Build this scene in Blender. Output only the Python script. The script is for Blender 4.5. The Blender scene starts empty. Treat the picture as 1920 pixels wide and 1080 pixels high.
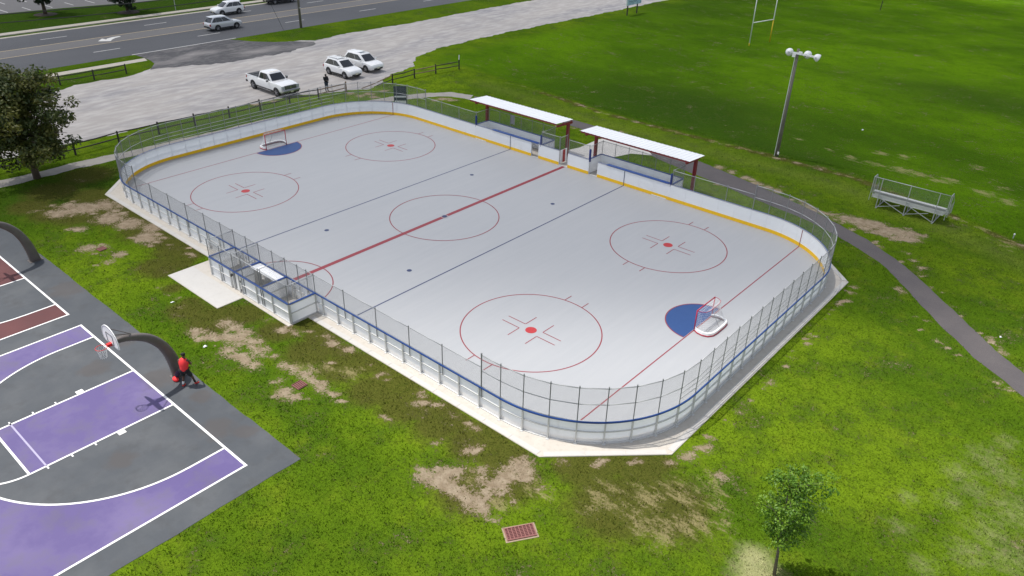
import bpy, bmesh, math, random
import numpy as np
from mathutils import Vector, Matrix
random.seed(7); rng = np.random.default_rng(7)
S = bpy.context.scene
COL = S.collection
R = math.radians

# ------------------------------------------------------------------ camera
cam_d = bpy.data.cameras.new('camera'); cam = bpy.data.objects.new('camera', cam_d); COL.objects.link(cam)
CAM = Vector((33.7043, -32.5258, 21.4308)); yaw, pitch, roll, fpx = 2.27488656, 0.521337101, 0.0270687622, 1431.91766
fw = Vector((math.cos(yaw)*math.cos(pitch), math.sin(yaw)*math.cos(pitch), -math.sin(pitch)))
rt = Vector((math.sin(yaw), -math.cos(yaw), 0)); up = rt.cross(fw)
r2 = math.cos(roll)*rt + math.sin(roll)*up; u2 = -math.sin(roll)*rt + math.cos(roll)*up
cam.matrix_world = Matrix(((r2.x, u2.x, -fw.x, CAM.x), (r2.y, u2.y, -fw.y, CAM.y), (r2.z, u2.z, -fw.z, CAM.z), (0, 0, 0, 1)))
cam_d.sensor_width = 36; cam_d.lens = fpx/1920*36; cam_d.clip_start = .5; cam_d.clip_end = 6000
S.camera = cam
# ------------------------------------------------------------------ sky, sun, exposure
SD = Vector((-.37, -.195, 1)).normalized()          # towards the sun
w = bpy.data.worlds.new('World'); S.world = w; w.use_nodes = True
nt = w.node_tree; sky = nt.nodes.new('ShaderNodeTexSky'); sky.sky_type = 'NISHITA'; sky.sun_disc = False
sky.sun_elevation = math.asin(SD.z); sky.sun_rotation = math.atan2(SD.x, SD.y)
sky.air_density = 1.0; sky.dust_density = 1.5
bg = nt.nodes['Background']; bg.inputs['Strength'].default_value = .12
hs = nt.nodes.new('ShaderNodeHueSaturation'); hs.inputs['Saturation'].default_value = .48; nt.links.new(sky.outputs[0], hs.inputs['Color']); nt.links.new(hs.outputs[0], bg.inputs[0])
sl = bpy.data.lights.new('sun', 'SUN'); sl.energy = 3.25; sl.angle = R(.6); sl.color = (1, .965, .91)
so = bpy.data.objects.new('sun', sl); COL.objects.link(so); so.rotation_euler = SD.to_track_quat('Z', 'Y').to_euler(); so.location = (0, 0, 60)
S.view_settings.view_transform = 'Standard'; S.view_settings.look = 'None'; S.view_settings.exposure = .56; S.view_settings.gamma = 1
S.view_settings.use_curve_mapping = False
S.cycles.max_bounces = 9; S.cycles.diffuse_bounces = 6; S.cycles.transmission_bounces = 9

# ------------------------------------------------------------------ materials
MATS = {}
def mat(name, col, rough=.6, metal=0., noise=None, bump=0., bscale=30., scale=(1, 1, 1), spec=.5, coat=0., coord='Object', emit=None, noise2=None):
    """col base colour; noise = (scale, amount, other colour)"""
    if name in MATS: return MATS[name]
    m = bpy.data.materials.new(name); m.use_nodes = True; t = m.node_tree; n = t.nodes; b = n['Principled BSDF']
    b.inputs['Base Color'].default_value = (*col, 1); b.inputs['Roughness'].default_value = rough; b.inputs['Metallic'].default_value = metal
    b.inputs['Specular IOR Level'].default_value = spec; b.inputs['Coat Weight'].default_value = coat
    g = n.new('ShaderNodeNewGeometry'); mp = n.new('ShaderNodeMapping'); mp.inputs['Scale'].default_value = scale
    t.links.new(g.outputs['Position'], mp.inputs['Vector'])
    src = None
    for nz in (noise, noise2):
        if not nz: continue
        tx = n.new('ShaderNodeTexNoise'); tx.inputs['Scale'].default_value = nz[0]; tx.inputs['Detail'].default_value = 6; tx.inputs['Roughness'].default_value = .62
        t.links.new(mp.outputs[0], tx.inputs['Vector'])
        rp = n.new('ShaderNodeValToRGB'); rp.color_ramp.elements[0].position = nz[3] if len(nz) > 3 else .35; rp.color_ramp.elements[1].position = nz[4] if len(nz) > 4 else .7
        t.links.new(tx.outputs[0], rp.inputs[0])
        mu = n.new('ShaderNodeMath'); mu.operation = 'MULTIPLY'; mu.inputs[1].default_value = nz[1]; t.links.new(rp.outputs[0], mu.inputs[0])
        mx = n.new('ShaderNodeMix'); mx.data_type = 'RGBA'; t.links.new(mu.outputs[0], mx.inputs[0])
        if src: t.links.new(src, mx.inputs[6])
        else: mx.inputs[6].default_value = (*col, 1)
        mx.inputs[7].default_value = (*nz[2], 1); src = mx.outputs[2]
    if src: t.links.new(src, b.inputs['Base Color'])
    if bump:
        tx = n.new('ShaderNodeTexNoise'); tx.inputs['Scale'].default_value = bscale; tx.inputs['Detail'].default_value = 4
        t.links.new(mp.outputs[0], tx.inputs['Vector'])
        bp = n.new('ShaderNodeBump'); bp.inputs['Strength'].default_value = bump; bp.inputs['Distance'].default_value = .02
        t.links.new(tx.outputs[0], bp.inputs['Height']); t.links.new(bp.outputs[0], b.inputs['Normal'])
    if emit: b.inputs['Emission Color'].default_value = (*emit, 1); b.inputs['Emission Strength'].default_value = 1
    MATS[name] = m; return m

M = {}
M['rink'] = mat('sport_surface', (.362, .369, .381), .5, noise=(.35, .35, (.325, .336, .355), .38, .70), noise2=(2.2, .45, (.395, .40, .408), .42, .74), scale=(1.5, .13, 1), bump=.02, bscale=60, spec=.35)
M['red'] = mat('red_line_paint', (.23, .022, .034), .5, noise=(9, .4, (.27, .05, .06)))
M['darkblue'] = mat('blue_line_paint', (.025, .04, .11), .5)
M['blueline'] = mat('blue_crease_paint', (.016, .056, .185), .5, noise=(3, .4, (.022, .07, .21)))
M['reddot'] = mat('red_dot_paint', (.40, .028, .032), .5)
M['concrete'] = mat('concrete', (.49, .45, .395), .85, noise=(1.1, .55, (.56, .53, .48)), noise2=(5, .5, (.34, .30, .25), .5, .8), bump=.25, bscale=45)
M['newconcrete'] = mat('pale_concrete', (.50, .485, .46), .85, noise=(.8, .5, (.56, .54, .51)), noise2=(4, .4, (.41, .385, .35), .5, .8), bump=.2, bscale=45)
def board_mat():
    m = mat('white_board_plastic', (.96, .965, .97), .4, noise=(.7, .3, (.90, .91, .93)), spec=.4); b = m.node_tree.nodes['Principled BSDF']
    t = m.node_tree; tr = t.nodes.new('ShaderNodeBsdfTranslucent'); tr.inputs[0].default_value = (.98, .99, 1, 1); mx = t.nodes.new('ShaderNodeMixShader'); mx.inputs[0].default_value = .36   # thin milky plastic lets light through
    t.links.new(b.outputs[0], mx.inputs[1]); t.links.new(tr.outputs[0], mx.inputs[2]); t.links.new(mx.outputs[0], t.nodes['Material Output'].inputs[0]); return m
M['board'] = board_mat()
M['white'] = mat('white_plastic', (.80, .81, .82), .35, noise=(.7, .3, (.73, .75, .77)), spec=.4)
M['whiteback'] = mat('board_back_plastic', (.84, .84, .83), .5, noise=(1.3, .5, (.78, .77, .75)), noise2=(9, .15, (.55, .53, .5), .55, .8))
M['yellow'] = mat('yellow_kick_plastic', (.88, .52, .006), .45, noise=(2, .3, (.80, .46, .01)))
M['cap'] = mat('blue_cap_plastic', (.010, .055, .24), .35)
M['navy'] = mat('navy_padding', (.008, .025, .16), .6)
M['steel'] = mat('galvanised_steel', (.46, .47, .48), .45, .25, noise=(6, .5, (.36, .37, .38)))
M['alu'] = mat('aluminium_frame', (.62, .62, .61), .45, .2, noise=(5, .4, (.48, .48, .47)))
M['wire'] = mat('galvanised_wire', (.20, .205, .21), .6, 0.)  # wire darkened, its shaded side is painted into the base colour
M['poststeel'] = mat('shaded_steel_post', (.26, .265, .27), .5, .1, noise=(6, .5, (.19, .195, .2)))  # darker copy of the rail steel, shaded side of the posts put into the colour
M['darksteel'] = mat('dark_steel', (.05, .05, .055), .5, .3)
M['maroon'] = mat('maroon_steel_paint', (.19, .012, .014), .4, noise=(5, .3, (.15, .012, .012)))
M['roofwhite'] = mat('white_roof_metal', (.86, .87, .88), .4, noise=(.6, .3, (.76, .77, .78)))
M['asphalt'] = mat('road_asphalt', (.062, .064, .072), .8, noise=(.18, .8, (.085, .087, .095)), noise2=(9, .5, (.05, .052, .058)), scale=(1, .3, 1), bump=.4, bscale=50)
M['asphalt_old'] = mat('worn_asphalt', (.125, .12, .12), .85, noise=(.3, .6, (.15, .145, .14)), noise2=(7, .4, (.10, .097, .098)), bump=.4, bscale=50)
M['path'] = mat('path_asphalt', (.082, .072, .074), .85, noise=(.5, .8, (.115, .10, .097)), noise2=(12, .5, (.06, .055, .058)), bump=.5, bscale=60)
M['apron'] = mat('apron_asphalt', (.06, .058, .062), .85, noise=(.28, .85, (.27, .25, .24), .47, .72), noise2=(2.2, .7, (.17, .16, .155), .48, .75), scale=(1, .5, 1), bump=.4, bscale=40)
M['gravel'] = mat('crushed_stone', (.35, .325, .305), .95, noise=(.22, .8, (.225, .22, .235), .46, .68), noise2=(1.4, .8, (.49, .465, .44), .44, .70), scale=(1, .28, 1), bump=.9, bscale=14)
M['walk'] = mat('sidewalk_concrete', (.44, .40, .34), .9, noise=(.9, .5, (.36, .33, .28)), bump=.2)
M['gpath'] = mat('gravel_path', (.31, .29, .26), .95, noise=(1.2, .7, (.22, .20, .17), .45, .75), bump=.7, bscale=16)
M['paint'] = mat('white_road_paint', (.62, .61, .58), .7, noise=(3, .5, (.45, .44, .42), .45, .8))
M['ypaint'] = mat('yellow_road_paint', (.52, .40, .22), .7, noise=(3, .6, (.35, .30, .2), .45, .8))
M['courtline'] = mat('court_line_paint', (.80, .79, .77), .6, noise=(3, .3, (.68, .67, .66)))
COURT_STAINS = [(8.35, -21.6, .75), (3.3, -21.5, .85), (9.4, -20.9, .5), (5.9, -20.9, .5), (-1.0, -21.2, .7), (0.4, -23.2, .7), (7.3, -25.2, .6), (-8, -20.9, 1.0)]
def stain(m):
    t = m.node_tree; n = t.nodes; L = t.links; b = n['Principled BSDF']; src = b.inputs['Base Color'].links[0].from_socket; g = n.new('ShaderNodeNewGeometry')
    nz = n.new('ShaderNodeTexNoise'); nz.inputs['Scale'].default_value = 1.7; nz.inputs['Detail'].default_value = 5; L.new(g.outputs['Position'], nz.inputs['Vector']); acc = None
    for x, y, r in COURT_STAINS:
        d = n.new('ShaderNodeVectorMath'); d.operation = 'DISTANCE'; L.new(g.outputs['Position'], d.inputs[0]); d.inputs[1].default_value = (x, y, 0)
        a = n.new('ShaderNodeMath'); a.operation = 'DIVIDE'; L.new(d.outputs['Value'], a.inputs[0]); a.inputs[1].default_value = r
        if acc is None: acc = a.outputs[0]
        else: q = n.new('ShaderNodeMath'); q.operation = 'MINIMUM'; L.new(acc, q.inputs[0]); L.new(a.outputs[0], q.inputs[1]); acc = q.outputs[0]
    ad = n.new('ShaderNodeMath'); ad.operation = 'MULTIPLY_ADD'; L.new(nz.outputs[0], ad.inputs[0]); ad.inputs[1].default_value = 1.3; L.new(acc, ad.inputs[2])
    mr = n.new('ShaderNodeMapRange'); mr.interpolation_type = 'SMOOTHSTEP'; L.new(ad.outputs[0], mr.inputs[0]); mr.inputs[1].default_value = 1.25; mr.inputs[2].default_value = 1.85; mr.inputs[3].default_value = .5; mr.inputs[4].default_value = 0
    mx = n.new('ShaderNodeMix'); mx.data_type = 'RGBA'; L.new(mr.outputs[0], mx.inputs[0]); L.new(src, mx.inputs[6]); mx.inputs[7].default_value = (.058, .046, .040, 1); L.new(mx.outputs[2], b.inputs['Base Color'])
M['courtgrey'] = mat('court_acrylic', (.048, .055, .064), .7, noise=(.35, .8, (.082, .087, .093), .42, .68), noise2=(1.0, .6, (.035, .036, .038), .52, .75), bump=.15, bscale=60)
M['purple'] = mat('purple_acrylic', (.088, .064, .190), .7, noise=(.4, .9, (.165, .132, .262), .44, .76), noise2=(.8, .7, (.078, .070, .095), .50, .76), bump=.15, bscale=60)
M['maroonc'] = mat('maroon_acrylic', (.080, .017, .018), .7, noise=(.5, .8, (.125, .030, .028), .42, .75), noise2=(2, .4, (.05, .02, .023), .5, .8), bump=.15)
stain(M['courtgrey']); stain(M['purple'])
M['wood'] = mat('dark_stained_wood', (.03, .025, .022), .8, noise=(6, .5, (.05, .042, .035)))
M['woodlight'] = mat('weathered_wood', (.20, .13, .085), .85, noise=(6, .5, (.28, .20, .13)))
M['pole'] = mat('utility_pole_wood', (.14, .125, .105), .9, noise=(4, .7, (.24, .22, .19)), scale=(3, 3, .4), bump=.5, bscale=15)
M['bark'] = mat('bark', (.10, .07, .05), .9, noise=(8, .6, (.06, .045, .035)), bump=.6, bscale=20)
M['barkgrey'] = mat('grey_bark', (.15, .125, .10), .9, noise=(12, .6, (.08, .065, .05)), bump=.6, bscale=30)
M['glass'] = mat('dark_car_glass', (.012, .015, .02), .06, spec=.7)
M['carwhite'] = mat('white_car_paint', (.80, .80, .80), .22, coat=.6)
M['carsilver'] = mat('pearl_silver_car_paint', (.56, .57, .59), .25, .25, coat=.6)
M['carblack'] = mat('black_car_paint', (.01, .01, .012), .2, coat=.6)
M['tyre'] = mat('tyre_rubber', (.015, .015, .016), .8)
M['rim'] = mat('alloy_rim', (.35, .35, .37), .3, .7)
M['blackpl'] = mat('black_plastic', (.012, .012, .013), .5)
M['lamp'] = mat('headlamp_glass', (.42, .43, .45), .25, 0.)
M['taillamp'] = mat('tail_lamp_red', (.30, .01, .01), .15)
M['chrome'] = mat('chrome_trim', (.6, .6, .62), .15, .9)
M['plate'] = mat('number_plate', (.6, .58, .45), .5)
M['skin'] = mat('skin', (.09, .045, .028), .6)
M['jersey'] = mat('red_jersey', (.85, .035, .04), .7, noise=(14, .3, (.68, .025, .03)))
M['black_cloth'] = mat('black_cloth', (.012, .012, .014), .85, noise=(14, .5, (.02, .02, .024)))
M['denim'] = mat('blue_denim', (.035, .05, .08), .85, noise=(14, .5, (.05, .07, .10)))
M['hair'] = mat('black_hair', (.006, .006, .006), .8)
M['redcloth'] = mat('red_shoe', (.62, .02, .02), .6)
M['whitecloth'] = mat('white_sock', (.7, .7, .7), .8)
M['purplebag'] = mat('purple_bag', (.045, .02, .05), .8)
M['archsteel'] = mat('bronze_painted_steel', (.115, .098, .09), .42, .15, noise=(2.5, .6, (.16, .14, .13)))
M['bbwhite'] = mat('backboard_white', (.88, .88, .88), .4)
M['rimred'] = mat('rim_red', (.55, .02, .02), .4)
M['net'] = mat('net_cord', (.72, .72, .72), .8)
M['netpad'] = mat('goal_pad_white', (.80, .80, .80), .5)
M['goalred'] = mat('goal_red', (.42, .01, .035), .4)
M['dark'] = mat('dark_void', (.008, .008, .008), .9)
M['rust'] = mat('rusty_iron', (.22, .085, .075), .75, noise=(20, .6, (.28, .13, .11)))
M['rustdark'] = mat('dark_rusty_iron', (.10, .03, .03), .8)
M['soil'] = mat('bare_soil', (.34, .26, .18), .95, noise=(5, .6, (.24, .18, .12)), bump=.6)
M['green'] = mat('dark_green_board', (.008, .03, .028), .6)
M['yellowpost'] = mat('yellow_post_pad', (.60, .42, .01), .6)
M['whitepost'] = mat('white_post_paint', (.78, .78, .78), .5)
M['signblue'] = mat('pale_blue_sign', (.42, .58, .68), .5, noise=(3, .7, (.2, .35, .5), .5, .6))
M['mulch'] = mat('mulch', (.045, .03, .02), .95, noise=(8, .6, (.08, .055, .04)), bump=.6)
M['cable'] = mat('cable', (.03, .03, .03), .6)

def leaf_mat(name, c1, c2, c3):
    m = bpy.data.materials.new(name); m.use_nodes = True; t = m.node_tree; n = t.nodes; b = n['Principled BSDF']
    a = n.new('ShaderNodeAttribute'); a.attribute_name = 'tint'
    rp = n.new('ShaderNodeValToRGB'); rp.color_ramp.elements[0].color = (*c1, 1); rp.color_ramp.elements[1].color = (*c3, 1)
    e = rp.color_ramp.elements.new(.5); e.color = (*c2, 1)
    t.links.new(a.outputs['Fac'], rp.inputs[0]); t.links.new(rp.outputs[0], b.inputs['Base Color']); b.inputs['Roughness'].default_value = .55
    tr = n.new('ShaderNodeBsdfTranslucent'); t.links.new(rp.outputs[0], tr.inputs[0])
    mx = n.new('ShaderNodeMixShader'); mx.inputs[0].default_value = .3
    t.links.new(b.outputs[0], mx.inputs[1]); t.links.new(tr.outputs[0], mx.inputs[2]); t.links.new(mx.outputs[0], n['Material Output'].inputs[0])
    return m
M['leaf'] = leaf_mat('maple_leaves', (.016, .032, .008), (.050, .075, .012), (.17, .16, .025))
M['leafy'] = leaf_mat('sapling_leaves', (.040, .10, .006), (.085, .19, .010), (.20, .33, .02))
M['leafdark'] = leaf_mat('dark_street_tree_leaves', (.008, .018, .008), (.014, .03, .012), (.03, .05, .015))

# ------------------------------------------------------------------ mesh helpers
OFF = {}
def tag(o, label=None, cat=None, group=None, kind=None):
    if label: o['label'] = label
    if cat: o['category'] = cat
    if group: o['group'] = group
    if kind: o['kind'] = kind
    return o
def empty(name, loc, label=None, cat=None, group=None, rz=0., kind=None, local=False):
    o = bpy.data.objects.new(name, None); COL.objects.link(o); o.location = loc; o.rotation_euler = (0, 0, rz); o.empty_display_size = .3
    OFF[o.name] = Vector((0, 0, 0)) if local else Vector(loc)
    return tag(o, label, cat, group, kind)
class MB:
    def __init__(s): s.v = []; s.f = []
    def add(s, vs, fs):
        k = len(s.v); s.v += [tuple(p) for p in vs]; s.f += [tuple(k+i for i in f) for f in fs]; return s
    def box(s, c, d, rz=0.):
        x, y, z = d[0]/2, d[1]/2, d[2]/2; ca, sa = math.cos(rz), math.sin(rz)
        P = [(a*x, b*y, e*z) for e in (-1, 1) for b in (-1, 1) for a in (-1, 1)]
        return s.add([(c[0]+p[0]*ca-p[1]*sa, c[1]+p[0]*sa+p[1]*ca, c[2]+p[2]) for p in P],
                     [(0, 2, 3, 1), (4, 5, 7, 6), (0, 1, 5, 4), (2, 6, 7, 3), (0, 4, 6, 2), (1, 3, 7, 5)])
    def ring_loft(s, rings, caps=True, closed=True):
        k = len(s.v); n = len(rings[0]); s.v += [tuple(p) for r in rings for p in r]
        for i in range(len(rings)-1):
            for j in range(n if closed else n-1):
                a, b = k+i*n+j, k+i*n+(j+1) % n; s.f.append((a, b, b+n, a+n))
        if caps: s.f.append(tuple(k+j for j in range(n))[::-1]); s.f.append(tuple(k+(len(rings)-1)*n+j for j in range(n)))
        return s
    def tube(s, pts, r, n=8, caps=True):
        """tapered tube through points; r number or list"""
        pts = [Vector(p) for p in pts]; rr = r if isinstance(r, (list, tuple)) else [r]*len(pts); rings = []
        prev = None
        for i, p in enumerate(pts):
            d = (pts[min(i+1, len(pts)-1)]-pts[max(i-1, 0)]).normalized()
            if prev is None: a = Vector((0, 0, 1)) if abs(d.z) < .9 else Vector((1, 0, 0)); u = d.cross(a).normalized()
            else: u = (prev-d*prev.dot(d)).normalized()
            prev = u; v = d.cross(u)
            rings.append([p+(u*math.cos(2*math.pi*j/n)+v*math.sin(2*math.pi*j/n))*rr[i] for j in range(n)])
        return s.ring_loft(rings, caps)
    def beam(s, p, q, w_, h_, upv=(0, 0, 1)):
        p, q = Vector(p), Vector(q); d = (q-p).normalized(); u = d.cross(Vector(upv))
        if u.length < 1e-4: u = d.cross(Vector((1, 0, 0)))
        u.normalize(); v = u.cross(d)
        c = [(-1, -1), (1, -1), (1, 1), (-1, 1)]
        return s.ring_loft([[e+u*a*w_/2+v*b*h_/2 for a, b in c] for e in (p, q)])
    def prism(s, pts, z0, z1):
        n = len(pts); k = len(s.v)
        s.v += [(p[0], p[1], z0) for p in pts]+[(p[0], p[1], z1) for p in pts]
        s.f.append(tuple(k+i for i in range(n))[::-1]); s.f.append(tuple(k+n+i for i in range(n)))
        for i in range(n): j = (i+1) % n; s.f.append((k+i, k+j, k+n+j, k+n+i))
        return s
    def sheet(s, pts, z): return s.add([(p[0], p[1], z) for p in pts], [tuple(range(len(pts)))])
    def arc(s, cx, cy, r, wd, a0=0., a1=2*math.pi, z=0., n=96):
        k = len(s.v)
        for i in range(n+1):
            a = a0+(a1-a0)*i/n
            for q in (r-wd/2, r+wd/2): s.v.append((cx+q*math.cos(a), cy+q*math.sin(a), z))
        for i in range(n): s.f.append((k+2*i, k+2*i+1, k+2*i+3, k+2*i+2))
        return s
    def lathe(s, prof, c=(0, 0, 0), n=24, axis='z', caps=True):
        rings = []
        for r_, h in prof:
            ring = []
            for j in range(n):
                a = 2*math.pi*j/n; x, y = r_*math.cos(a), r_*math.sin(a)
                ring.append({'z': (c[0]+x, c[1]+y, c[2]+h), 'y': (c[0]+x, c[1]+h, c[2]+y), 'x': (c[0]+h, c[1]+x, c[2]+y)}[axis])
            rings.append(ring)
        return s.ring_loft(rings, caps)
    def mesh(s, name, m, smooth=False):
        me = bpy.data.meshes.new(name); me.from_pydata(s.v, [], s.f); 
        if m: me.materials.append(m)
        bm = bmesh.new(); bm.from_mesh(me); bmesh.ops.recalc_face_normals(bm, faces=bm.faces); bm.to_mesh(me); bm.free()
        if smooth: me.shade_smooth()
        return me
    def build(s, name, m, parent=None, smooth=False, bevel=0., **k):
        if parent is not None:
            o_ = OFF[parent.name]; s.v = [(p[0]-o_.x, p[1]-o_.y, p[2]-o_.z) for p in s.v]
        me = s.mesh(name, m, smooth)
        if bevel:
            bm = bmesh.new(); bm.from_mesh(me)
            bmesh.ops.bevel(bm, geom=[e for e in bm.edges if len(e.link_faces) == 2 and e.calc_face_angle() > .5], offset=bevel, segments=2, affect='EDGES', profile=.6)
            bm.to_mesh(me); bm.free(); me.shade_smooth()
        o = bpy.data.objects.new(name, me); COL.objects.link(o)
        if parent is not None: o.parent = parent; OFF[o.name] = OFF[parent.name].copy()
        else: OFF[o.name] = Vector((0, 0, 0))
        return tag(o, **k)
def flat(name, pts, z, m, parent=None, **k):
    """filled polygon sheet, triangulated properly"""
    o_ = OFF[parent.name] if parent is not None else Vector((0, 0, 0))
    from mathutils.geometry import tessellate_polygon
    tri = tessellate_polygon([[Vector((p[0], p[1], 0)) for p in pts]])
    vv = [(p[0]-o_.x, p[1]-o_.y, z-o_.z) for p in pts]; ff = []
    for t in tri:
        a, b_, c = (vv[i] for i in t); cr = (b_[0]-a[0])*(c[1]-a[1])-(b_[1]-a[1])*(c[0]-a[0])
        if abs(cr) > 1e-9: ff.append(tuple(t) if cr > 0 else tuple(t)[::-1])
    me = bpy.data.meshes.new(name); me.from_pydata(vv, [], ff); me.materials.append(m)
    o = bpy.data.objects.new(name, me); COL.objects.link(o)
    if parent is not None: o.parent = parent
    OFF[o.name] = o_.copy()
    return tag(o, **k)
def jag(pts, amp, step, seed=1, fine=.35, closed=True):
    """polygon outline broken up into an uneven natural edge"""
    rd = random.Random(seed); out = []; n = len(pts); ph = [rd.uniform(0, 6.28) for _ in range(6)]; L = 0
    for i in range(n if closed else n-1):
        a = Vector((*pts[i], 0)); b = Vector((*pts[(i+1) % n], 0)); d = b-a; ln = d.length; k = max(1, int(ln/step)); nn = Vector((-d.y, d.x, 0)).normalized()
        for j in range(k):
            t = j/k; q = L+t*ln
            o = amp*(.6*math.sin(q*.9+ph[0])+.4*math.sin(q*2.3+ph[1])+.3*math.sin(q*5.1+ph[2]))+amp*fine*rd.uniform(-1, 1)
            p = a+d*t+nn*o; out.append((p.x, p.y))
        L += ln
    return out
def dup(root, loc=None, rz=None, **k):
    c = root.copy(); COL.objects.link(c)
    if loc is not None: c.location = loc
    if rz is not None: c.rotation_euler[2] = rz
    for ch in list(root.children):
        d = ch.copy(); COL.objects.link(d); d.parent = c
        for g in list(ch.children): e = g.copy(); COL.objects.link(e); e.parent = d
    return tag(c, **k)

# ------------------------------------------------------------------ ground
SOIL = [(-18.6,-17.2,1),(-18.3,-16.3,1),(-17.9,-15.6,1.3),(-17.6,-14.5,1.2),(-15.4,-15.3,1.3),(-13.8,-14.8,1.2),(-11.2,-15.1,1),(-12.3,-14.0,0.7),(-15.2,-17.3,0.7),(-11.8,-17.4,0.6),(-12.2,-18.0,0.7),(-10.0,-17.1,0.6),(-9.5,-18.0,0.5),(-19.4,-16.2,0.7),(-19.1,-17.5,0.6),(-20.0,-18.3,0.4),(-11.3,-18.1,0.3),(0.9,-18.4,0.6),(1.6,-18.6,0.4),(1.1,-17.0,0.5),(2.0,-16.9,0.5),(2.8,-16.9,0.6),(3.8,-16.9,0.5),(4.8,-17.0,0.6),(5.6,-16.9,0.4),(3.5,-18.1,0.6),(4.5,-18.0,0.45),(2.7,-18.3,0.3),(7.4,-18.0,0.4),(8.3,-18.2,0.5),(9.0,-18.1,0.4),(7.8,-16.7,0.45),(9.0,-16.8,0.5),(10.0,-16.8,0.3),(7.0,-16.9,0.35),(-2.8,-17.3,0.25),(-1.8,-17.6,0.25),(-4.6,-17.4,0.25),(-3.5,-17.4,0.2),(12.8,-16.4,0.25),(13.2,-16.3,0.25),(12.6,-14.9,0.2),(13.4,-14.6,0.3),(13.1,-14.7,0.25),(10.7,-16.9,0.2),(15.8,-15.9,0.25),(17.3,-15.0,0.3),(16.4,-17.4,0.2),(17.0,-15.5,0.2),(17.3,-17.4,0.45),(17.8,-17.2,0.5),(18.6,-17.2,0.55),(19.3,-17.4,0.6),(19.7,-17.4,0.5),(17.4,-17.0,0.4),(17.6,-16.6,0.4),(18.6,-16.3,0.4),(18.2,-15.8,0.4),(19.3,-15.9,0.5),(19.2,-15.3,0.5),(19.1,-14.5,0.5),(19.7,-16.2,0.45),(20.2,-16.3,0.3),(19.9,-15.0,0.3),(20.6,-15.0,0.25),(19.5,-14.7,0.4),(20.4,-17.4,0.3),(16.3,-17.6,0.25),(20.4,-13.2,0.25),(21.5,-12.1,0.25),(22.6,-11.1,0.3),(23.6,-10.3,0.4),(23.9,-9.5,0.5),(24.0,-8.8,0.35),(24.0,-7.9,0.3),(25.5,-9.7,0.3),(24.0,-6.5,0.2),(20.2,-13.4,0.25),(19.9,18.9,0.5),(20.5,19.2,0.5),(21.1,19.4,0.5),(21.9,19.6,0.6),(23.0,19.5,0.6),(24.0,19.6,0.6),(24.7,19.7,0.5),(22.1,18.1,0.4),(23.3,18.1,0.4),(24.1,18.3,0.4),(19.1,19.0,0.4),(22.7,16.4,0.35),(23.1,16.1,0.3),(24.7,16.3,0.25),(25.4,15.6,0.25),(26.0,14.9,0.25),(24.4,16.3,0.2),(9.2,20.7,0.3),(10.4,20.2,0.35),(11.5,19.8,0.4),(12.4,19.6,0.45),(13.4,19.4,0.5),(14.3,19.1,0.5),(15.2,18.9,0.45),(16.3,18.7,0.4),(17.3,18.6,0.4),(8.5,21.1,0.25),(18.2,18.8,0.35),(10.4,18.3,0.3),(10.9,18.3,0.3),(25.7,11.2,0.25),(26.1,10.9,0.25),(27.9,12.0,0.15),(27.6,8.6,0.2),(28.0,8.6,0.2),(28.1,7.4,0.2),(29.1,6.9,0.25),(29.6,6.6,0.2),(30.3,6.3,0.2),(30.5,9.2,0.15),(31.2,8.8,0.25),(31.6,8.4,0.25),(29.1,11.2,0.15),(32.8,4.8,0.3),(32.2,5.0,0.2),(28.5,12.2,0.12),(-19.9,19.3,0.8),(-19.1,19.6,0.6),(-20.1,18.4,0.5),(-26.4,15.3,0.7),(-26.3,14.2,0.8),(-25.1,14.9,0.6),(-27.6,14.2,0.6),(-26.1,17.1,0.5),(-6.7,20.7,0.4),(-4.4,21.2,0.3),(-5.3,21.3,0.3),(-2.9,21.6,0.2)]
STRAW = [(23.0,-13.6,1),(23.8,-12.9,1),(24.4,-12.0,0.9),(24.8,-11.2,0.9),(25.3,-10.3,0.8),(22.5,-13.9,0.7),(22.6,-14.8,0.5),(25.9,-12.7,1.2),(25.3,-13.5,1),(24.5,-14.0,0.9),(23.9,-13.9,0.7),(26.0,-10.8,0.7),(26.8,-11.9,0.7),(25.5,-13.9,0.8),(28.2,-13.1,0.9),(28.7,-12.3,1),(28.2,-12.2,0.7),(29.4,-12.1,0.6),(28.3,-13.6,0.8),(29.1,-13.5,1),(32.6,-3.0,0.8),(33.2,-1.2,0.9),(33.9,-1.8,0.9),(34.7,-3.8,1.2),(34.3,-5.6,1),(34.0,-7.2,0.9),(35.2,-6.4,1.2),(32.7,-4.9,0.6),(33.3,-3.6,0.7),(31.4,-5.8,0.5),(33.6,0.5,0.6),(31.7,-7.6,0.5),(32.9,-8.9,0.6),(20.2,-15.0,0.5),(20.9,-15.3,0.6),(20.3,-16.7,0.7),(19.8,-16.9,0.6),(18.2,-16.6,0.6),(9.2,-15.4,0.8),(8.0,-16.0,0.7),(7.2,-16.7,0.7),(15.3,33.0,1),(17.1,33.0,1.2),(19.1,33.3,1.2),(20.8,33.2,1),(22.4,33.2,1.2),(16.8,36.4,0.8),(25.6,32.5,1),(27.5,32.1,1),(26.3,34.6,0.8),(23.8,38.8,0.8),(13.2,33.8,0.6),(10.0,34.6,0.5),(18.4,37.0,0.8),(29.1,22.6,1.2),(-4.7,43.9,0.5)]
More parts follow.
